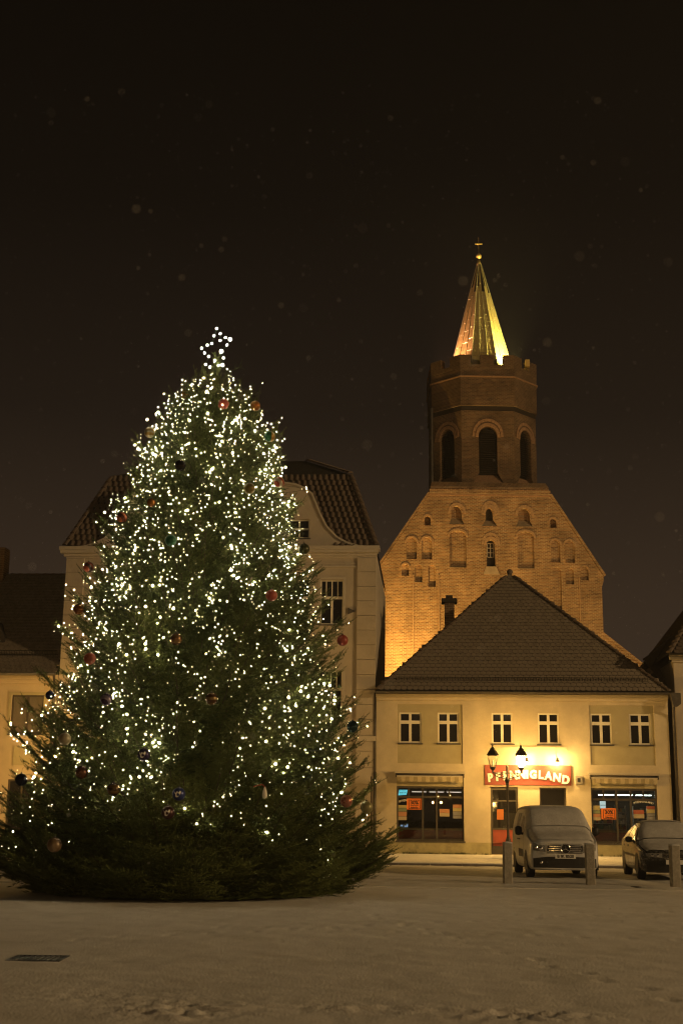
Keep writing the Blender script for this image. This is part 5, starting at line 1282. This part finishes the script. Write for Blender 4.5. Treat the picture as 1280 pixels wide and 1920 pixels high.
# the upright leader and its spikes
for k in range(26):
    a = k * ga; zz = 10.45 + .02 * k; el = R(58 + k * .9); add_shoot(Vector((.01, 0, zz)), Vector((math.sin(a) * math.cos(el), -math.cos(a) * math.cos(el), math.sin(el))), Vector((math.cos(a), math.sin(a), 0)), tr.uniform(.20, .34), .9)
P = np.array([tuple(p) for p in sh_p]); D = np.array([tuple(p) for p in sh_d]); N = np.array([tuple(p) for p in sh_n]); Ln = np.array(sh_l); Tn = np.clip(np.array(sh_c), 0, 1)
low = P[:, 2] < .06; P[low, 2] = .06
Sd = np.cross(N, D); Sd /= np.linalg.norm(Sd, axis=1, keepdims=True) + 1e-9; N2 = np.cross(D, Sd)
Vs, Fs, Ts = [], [], []; off = 0
for k in range(4):
    m_ = np.arange(len(P)) % 4 == k; tv_, tf_ = TMP[k]
    l = Ln[m_][:, None, None]
    X = P[m_][:, None, :] + l * (tv_[None, :, 0:1] * D[m_][:, None, :] + tv_[None, :, 1:2] * Sd[m_][:, None, :] + tv_[None, :, 2:3] * N2[m_][:, None, :])
    nS, nV = X.shape[:2]; Vs.append(X.reshape(-1, 3)); Fs.append((tf_[None] + (np.arange(nS) * nV)[:, None, None] + off).reshape(-1, 3)); Ts.append(np.repeat(Tn[m_], nV)); off += nS * nV
Vs = np.concatenate(Vs); Fs = np.concatenate(Fs); Ts = np.concatenate(Ts)
Vs[:, 2] = np.maximum(Vs[:, 2], .02)
Vs[:, 0] += LEAN * Vs[:, 2]
wood.v = [(q[0] + LEAN * q[2], q[1], q[2]) for q in wood.v]
me = bpy.data.meshes.new('crown'); me.vertices.add(len(Vs)); me.vertices.foreach_set('co', Vs.astype(np.float32).ravel())
me.loops.add(len(Fs) * 3); me.loops.foreach_set('vertex_index', Fs.astype(np.int32).ravel())
me.polygons.add(len(Fs)); me.polygons.foreach_set('loop_start', np.arange(0, len(Fs) * 3, 3, dtype=np.int32))
me.update(calc_edges=True); at = me.attributes.new('tone', 'FLOAT', 'POINT'); at.data.foreach_set('value', Ts.astype(np.float32))
me.materials.append(M_fir); link(me, 'crown', F, 'stuff')
wood.build('limbs', M_bark, F, kind='stuff')
print('SHOOTS', len(P), 'TRIS', len(Fs))

# ------------------------------------------------------------------ fairy light strings laid over the outermost shoots
tipP = P + D * Ln[:, None]
rr_ = np.hypot(tipP[:, 0], tipP[:, 1]); aa_ = np.arctan2(tipP[:, 0], -tipP[:, 1]); zz_ = tipP[:, 2]
ZB, NA = .20, 90
bins = {}
for r_, a_, z_, k in zip(rr_, aa_, zz_, range(len(rr_))):
    key = (int(z_ / ZB), int((a_ + math.pi) / (2 * math.pi) * NA)); bins.setdefault(key, []).append(r_)
bins = {k: np.sort(v) for k, v in bins.items()}
def shell_r(z, a, qn):
    v = bins.get((int(z / ZB), int(((a + math.pi) % (2 * math.pi)) / (2 * math.pi) * NA)))
    if v is None or len(v) < 3: return prof(z) * .93
    return float(v[min(len(v) - 1, int(qn * len(v)))])
lr_ = random.Random(5)
AZS = [-118, -104, -92, -84, -78, -72, -67, -61, -54, -47, -39, -32, -24, -17, -9, -2, 6, 14, 20, 27, 35, 43, 50, 56, 62, 67, 72, 78, 85, 94, 106, 120]
for s, azd in enumerate(AZS):
    az = R(azd + lr_.uniform(-3, 3))
    zt_ = [10.7, 9.7, 10.35, 9.0][s % 4] + lr_.uniform(-.25, .15)
    ze = lr_.uniform(1.2, 2.3) if lr_.random() < .8 else lr_.uniform(.6, 1.1)
    t = thing('fairy_light_string', 'string of warm white fairy lights hanging down the decorated fir tree', 'fairy lights', (AX, AY, 0), 0, 'fairy light strings on the fir')
    z = zt_; path = []; bl = MB(); halos = MB(); ph = lr_.uniform(0, 6); amp = lr_.uniform(.07, .20); tight = lr_.uniform(.75, 1.35); drift = lr_.uniform(-.25, .25)
    while z > ze:
        f_z = (zt_ - z) / 9.0
        a1 = az + amp * math.sin(z * 1.6 + ph) + amp * .7 * math.sin(z * 4.3 + ph * 2) + drift * f_z + lr_.uniform(-.05, .05) * min(1, 1.2 / max(.3, 1.0)) 
        rb = shell_r(z, a1, lr_.choice((.45, .62, .78, .86, .93, .97))) + .015
        p = (rb * math.sin(a1) + LEAN * z, -rb * math.cos(a1), z + lr_.uniform(-.06, .06))
        path.append(p)
        u_ = lr_.random(); rad = .0048 if u_ < .42 else (.0060 if u_ < .80 else (.0074 if u_ < .955 else .0145)); bl.k = 0 if u_ < .42 else (1 if u_ < .80 else 2)
        bl.octa(p, rad) if rad < .009 else bl.sphere(p, rad, 6, 4)
        halos.sphere(p, rad * 1.5 + .0085, 8, 5)  # glow shell standing in for the soft bloom round this bulb
        stp = lr_.uniform(.025, .105) * tight * (1.0 if z > 7.5 else .95)
        g_ = math.sin(z * 1.1 + ph * 3) + math.sin(az * 5 + z * .8)
        if g_ < -1.0 and z < 8: stp *= 1.7
        if g_ > 1.1: stp *= .55
        z -= stp
    if len(path) > 2:
        sm = [path[0]] + [tuple(.25 * path[i - 1][k] + .5 * path[i][k] + .25 * path[i + 1][k] for k in range(3)) for i in range(1, len(path) - 1)] + [path[-1]]
        MB().tube(sm, .004, 3, False).build('cable', M_cable, t)
        bl.build('bulbs', [M_bulbd, M_bulbm, M_bulb], t, True, 'stuff'); halos.build('bulb_halos', M_halo, t, True, 'stuff')

# ------------------------------------------------------------------ star of bulbs on the tip
STAR = [(-2.77, 11.82), (-2.69, 11.71), (-2.68, 11.53), (-2.57, 11.61), (-2.47, 11.58), (-2.53, 11.43), (-2.65, 11.29), (-2.6, 11.15), (-2.61, 10.97), (-2.7, 10.97), (-2.78, 11.08), (-2.88, 10.92), (-2.98, 10.99), (-2.92, 11.18), (-3.01, 11.24), (-3.08, 11.36), (-2.96, 11.44), (-2.86, 11.46), (-2.82, 11.65)]
t = thing('tree_star', 'glowing wire star of round bulbs on the tip of the fir tree', 'star', (AX, AY - .02, 0))
pts = [(x - AX, .03 * math.sin(i * 2.1), z) for i, (x, z) in enumerate(STAR)]
b = MB(); b.tube(pts + pts[:1], .009, 5); b.build('wire_frame', M_cable, t)
big_ = {4: .038, 6: .040, 8: .034, 10: .036}
for i, p in enumerate(pts): MB().sphere((p[0], p[1] - .02, p[2]), big_.get(i, .024), 10, 7).build('bulb', M_bulbw, t, True)
b = MB(); b.tube([(.19, 0, 10.6), (.19, 0, 11.1)], .02, 6); b.build('holder', M_cable, t)

# ------------------------------------------------------------------ baubles
def bmat(name, c, rough=.22, metal=.55, c2=None, mode=None):
    c = tuple(q * .45 for q in c); c2 = tuple(q * .45 for q in c2) if c2 else None
    m = mat(name, c, rough, metal, spec=.6)
    if c2:
        n = m.node_tree; bs = n.nodes['Principled BSDF']; tc_ = n.nodes.new('ShaderNodeTexCoord'); mx = n.nodes.new('ShaderNodeMixRGB'); rp = n.nodes.new('ShaderNodeValToRGB'); rp.color_ramp.interpolation = 'CONSTANT'
        if mode == 'half':
            sp_ = n.nodes.new('ShaderNodeSeparateXYZ'); n.links.new(tc_.outputs['Object'], sp_.inputs[0]); n.links.new(sp_.outputs[0], rp.inputs[0]); rp.color_ramp.elements[1].position = .02
        elif mode == 'dots':
            vo = n.nodes.new('ShaderNodeTexVoronoi'); vo.inputs['Scale'].default_value = 22; n.links.new(tc_.outputs['Object'], vo.inputs['Vector']); n.links.new(vo.outputs['Distance'], rp.inputs[0]); rp.color_ramp.elements[1].position = .3
        else:
            wv = n.nodes.new('ShaderNodeTexWave'); wv.inputs['Scale'].default_value = 3.2; wv.bands_direction = 'Z' if mode == 'rings' else 'DIAGONAL'; wv.inputs['Distortion'].default_value = 1.0 if mode == 'swirl' else .2
            n.links.new(tc_.outputs['Object'], wv.inputs['Vector']); n.links.new(wv.outputs[0], rp.inputs[0]); rp.color_ramp.elements[1].position = .5
        rp.color_ramp.elements[0].color = (0, 0, 0, 1); rp.color_ramp.elements[1].color = (1, 1, 1, 1)
        n.links.new(rp.outputs[0], mx.inputs[0]); mx.inputs[1].default_value = (*c, 1); mx.inputs[2].default_value = (*c2, 1); n.links.new(mx.outputs[0], bs.inputs['Base Color'])
    return m
RED, GOLD, GRN, NAVY, CREAM, BRN, PUR = (.55, .07, .03), (.55, .33, .06), (.03, .22, .09), (.02, .03, .12), (.60, .52, .32), (.22, .10, .05), (.10, .05, .16)
BAUB = [((-2.47, 25.3, 9.78), bmat('matt_red_bauble', RED, .55, .0), 'plain matt red bauble just under the star'), ((-1.87, 26.09, 10.0), bmat('glitter_red_bauble', (.6, .12, .03), .3, .6, (.7, .3, .05), 'dots'), 'glittering orange red bauble high at the tree edge towards the church'),
 ((-3.35, 26.02, 10.2), bmat('yellow_bauble', (.7, .45, .05), .2, .6), 'yellow gold bauble near the tip opposite the red one'), ((-4.05, 25.82, 9.30), bmat('pale_gold_bauble', CREAM, .3, .4, GOLD, 'rings'), 'pale gold bauble on the upper outline above the bright light cluster'),
 ((-1.51, 25.54, 9.16), bmat('green_gold_bauble', GRN, .3, .3, GOLD, 'half'), 'half green half gold bauble on the upper outline'), ((-1.28, 25.27, 8.11), bmat('red_white_bauble', RED, .3, .3, (.7, .6, .45), 'swirl'), 'red and white bauble on the outline beside the gabled roof'),
 ((-1.83, 24.64, 7.81), bmat('olive_gold_bauble', (.32, .24, .05), .3, .5), 'olive gold bauble inside the upper crown next to the red and white one'), ((-4.39, 25.0, 7.27), bmat('orange_striped_bauble', (.65, .17, .05), .25, .3, (.2, .05, .02), 'swirl'), 'orange bauble with dark stripes beside the mansard roof edge'),
 ((-3.75, 24.54, 7.47), bmat('amber_bauble', (.6, .24, .03), .2, .6), 'small amber bauble below the bright light cluster'), ((-3.26, 24.01, 6.6), bmat('green_bauble', GRN, .3, .3), 'plain green bauble in the middle of the upper crown'),
 ((-3.22, 24.62, 8.26), bmat('clear_dark_bauble', (.06, .05, .04), .08, .8), 'dark shiny bauble amid bright lights in the upper crown'), ((-5.14, 25.69, 6.38), bmat('red_black_bauble', (.6, .12, .04), .3, .2, (.08, .02, .01), 'diag'), 'red bauble with black bands before the pale house corner'),
 ((-5.16, 25.08, 5.41), bmat('honey_bauble', (.6, .32, .05), .2, .6, (.4, .12, .02), 'dots'), 'honey coloured bauble with red specks at the outline before the pale house'), ((-2.99, 23.32, 4.61), bmat('bronze_bauble', (.45, .24, .10), .2, .7, (.6, .38, .16), 'rings'), 'bronze bauble in the middle of the tree at half height'),
 ((-4.67, 23.95, 4.31), bmat('coral_bauble', (.62, .14, .06), .5, .0), 'plain coral red bauble on the outline below the honey coloured one'), ((-1.31, 24.08, 5.57), bmat('bright_red_bauble', (.65, .10, .05), .5, .0), 'large plain red bauble alone on the dark inner crown'),
 ((-.74, 25.11, 6.69), bmat('moss_bauble', (.10, .11, .03), .3, .4), 'dark moss green bauble on the outline below the gable window'), ((.05, 25.36, 4.9), bmat('scarlet_bauble', (.62, .09, .045), .45, .1, (.5, .06, .03), 'dots'), 'red bauble on the tip of the long limb by the upper windows'),
 ((-4.21, 23.34, 3.5), bmat('purple_bauble', PUR, .25, .5, (.45, .38, .5), 'swirl'), 'purple bauble with pale swirls in the lower crown'), ((-5.55, 24.75, 3.69), bmat('navy_bauble', NAVY, .25, .5), 'small navy blue bauble at the outline by the peach house'),
 ((-2.28, 23.03, 3.51), bmat('tan_striped_bauble', (.45, .30, .12), .25, .5, (.18, .08, .03), 'rings'), 'tan bauble with brown rings in the middle of the lower crown'), ((-3.37, 22.57, 2.49), bmat('violet_bauble', (.06, .04, .16), .25, .5), 'dark violet blue bauble in the lower crown left of the dove bauble'),
 ((-4.92, 23.36, 2.79), bmat('cream_bauble', CREAM, .4, .2), 'cream bauble above the copper one near the outline'), ((-4.48, 22.82, 2.19), bmat('copper_bauble', (.42, .18, .08), .25, .6, (.25, .1, .05), 'dots'), 'copper brown bauble low in the crown by the peach house'),
 ((-3.84, 22.45, 1.9), bmat('dark_bronze_bauble', (.14, .09, .04), .25, .6, (.35, .22, .08), 'rings'), 'dark bronze bauble half hidden in needles low in the crown'), ((-5.75, 23.76, 2.07), bmat('midnight_bauble', (.015, .02, .05), .15, .6), 'near black blue bauble before the door of the peach house'),
 ((-2.7, 22.27, 1.83), bmat('blue_bauble', (.05, .08, .35), .3, .3), 'blue bauble with a white dove on it'), ((-2.86, 22.2, 1.52), bmat('maroon_bauble', (.10, .03, .025), .3, .4), 'dark maroon bauble just below the dove bauble'),
 ((.15, 23.46, 1.76), bmat('sparkling_red_bauble', (.55, .06, .03), .3, .5, (.8, .35, .25), 'dots'), 'sparkling red bauble low by the shop corner'), ((.52, 23.86, 1.66), bmat('lemon_bauble', (.55, .50, .22), .3, .3), 'pale lemon bauble lowest on the side towards the shop'),
 ((-4.84, 22.66, .96), bmat('large_tan_bauble', (.35, .22, .11), .4, .2), 'large tan bauble on the dark skirt of the tree'), ((.26, 24.53, 3.15), bmat('teal_bauble', (.03, .08, .08), .15, .6), 'dark teal bauble near the limb tip below the lit window')]
for (p, m, lab) in BAUB:
    x, y, z = p; dv = Vector((0, 0, 1.5)) - Vector(p); dv.normalize(); q = Vector(p) + dv * .14
    r_ = .112 if 'small' not in lab else .085
    if 'large tan' in lab: r_ = .125
    t = thing('bauble', lab, 'bauble', q, rnd.uniform(0, .6), 'baubles on the fir')
    b = MB(); b.sphere((0, 0, 0), r_, 20, 14); b.build('ball', m, t, True)
    b = MB(); b.lathe([(.022, r_ - .006), (.022, r_ + .014), (.008, r_ + .018), (.004, r_ + .03)], (0, 0, 0), 10); b.build('cap', M_zinc, t, True)
    b = MB(); b.tube([(0, 0, r_ + .03), (.0, .05, r_ + .08), (0, .16, r_ + .12)], .002, 3); b.build('hook', M_cable, t)
    if 'dove' in lab:
        t.rotation_euler = (0, 0, R(-6))
        def disc(pl): return [(px_, -math.sqrt(max(0, (r_ + .003) ** 2 - px_ * px_ - pz_ * pz_)), pz_) for px_, pz_ in pl]
        d_ = [(-.062, .045), (-.045, .012), (-.030, -.010), (-.035, -.035), (-.02, -.055), (.012, -.05), (.032, -.028), (.05, .0), (.058, .035), (.040, .058), (.026, .028), (.010, .016), (.004, .040), (-.012, .046), (-.02, .022), (-.030, .012), (-.046, .030)]
        MB().poly(disc(d_)).build('dove', mat('dove_white', (.75, .72, .66), .6), t)
t = thing('drop_ornament', 'white drop shaped ornament on a red ribbon low in the crown', 'ornament', (-1.25, 22.40, 1.87))
b = MB(); b.lathe([(.001, -.10), (.035, -.08), (.045, -.04), (.03, .04), (.008, .10)], (0, 0, 0), 12); b.build('drop', mat('porcelain', (.75, .70, .62), .3), t, True)
b = MB(); b.tube([(0, 0, .10), (-.05, .02, .14), (-.14, .04, .12), (-.20, .06, .10)], .010, 5); b.build('ribbon', mat('red_ribbon', (.4, .05, .03), .7), t)

# ------------------------------------------------------------------ snowy air
hm = bpy.data.materials.new('snowy_air'); hm.use_nodes = True; hn = hm.node_tree; hn.nodes.remove(hn.nodes['Principled BSDF'])
pv_n = hn.nodes.new('ShaderNodeVolumePrincipled'); pv_n.inputs['Color'].default_value = (.9, .88, .85, 1); pv_n.inputs['Density'].default_value = HAZE; pv_n.inputs['Anisotropy'].default_value = .3
hn.links.new(pv_n.outputs[0], hn.nodes['Material Output'].inputs['Volume'])
if HAZE: MB().box(-75, 75, -80, 130, -1.2, 47).build('haze', hm, kind='stuff')

# ------------------------------------------------------------------ falling snow
fr_ = random.Random(21); b = MB()
for k in range(8000):
    y = 4 + 30 * fr_.random() ** .8; hx, z0_, z1_ = y * .30, .2, 1.5 + y * .62
    x = fr_.uniform(-hx, hx); z = fr_.uniform(z0_, z1_); r = fr_.uniform(.0009, .0022)
    b.add([(x - r, y, z - r), (x + r, y - r, z - .3 * r), (x, y + r, z + 1.2 * r), (x, y - r, z + r)], [(0, 1, 3), (1, 2, 3), (2, 0, 3), (0, 2, 1)])
for k in range(300):                                    # the flakes that pass close by
    y = fr_.uniform(2.2, 8); x = fr_.uniform(-y * .28, y * .28); z = fr_.uniform(.3, 1.5 + y * .62); r = fr_.uniform(.0010, .0030)
    b.sphere((x, y, z), r, 6, 4)
b.build('falling_snow', mat('snowflake', (.85, .85, .85), .9), kind='stuff')
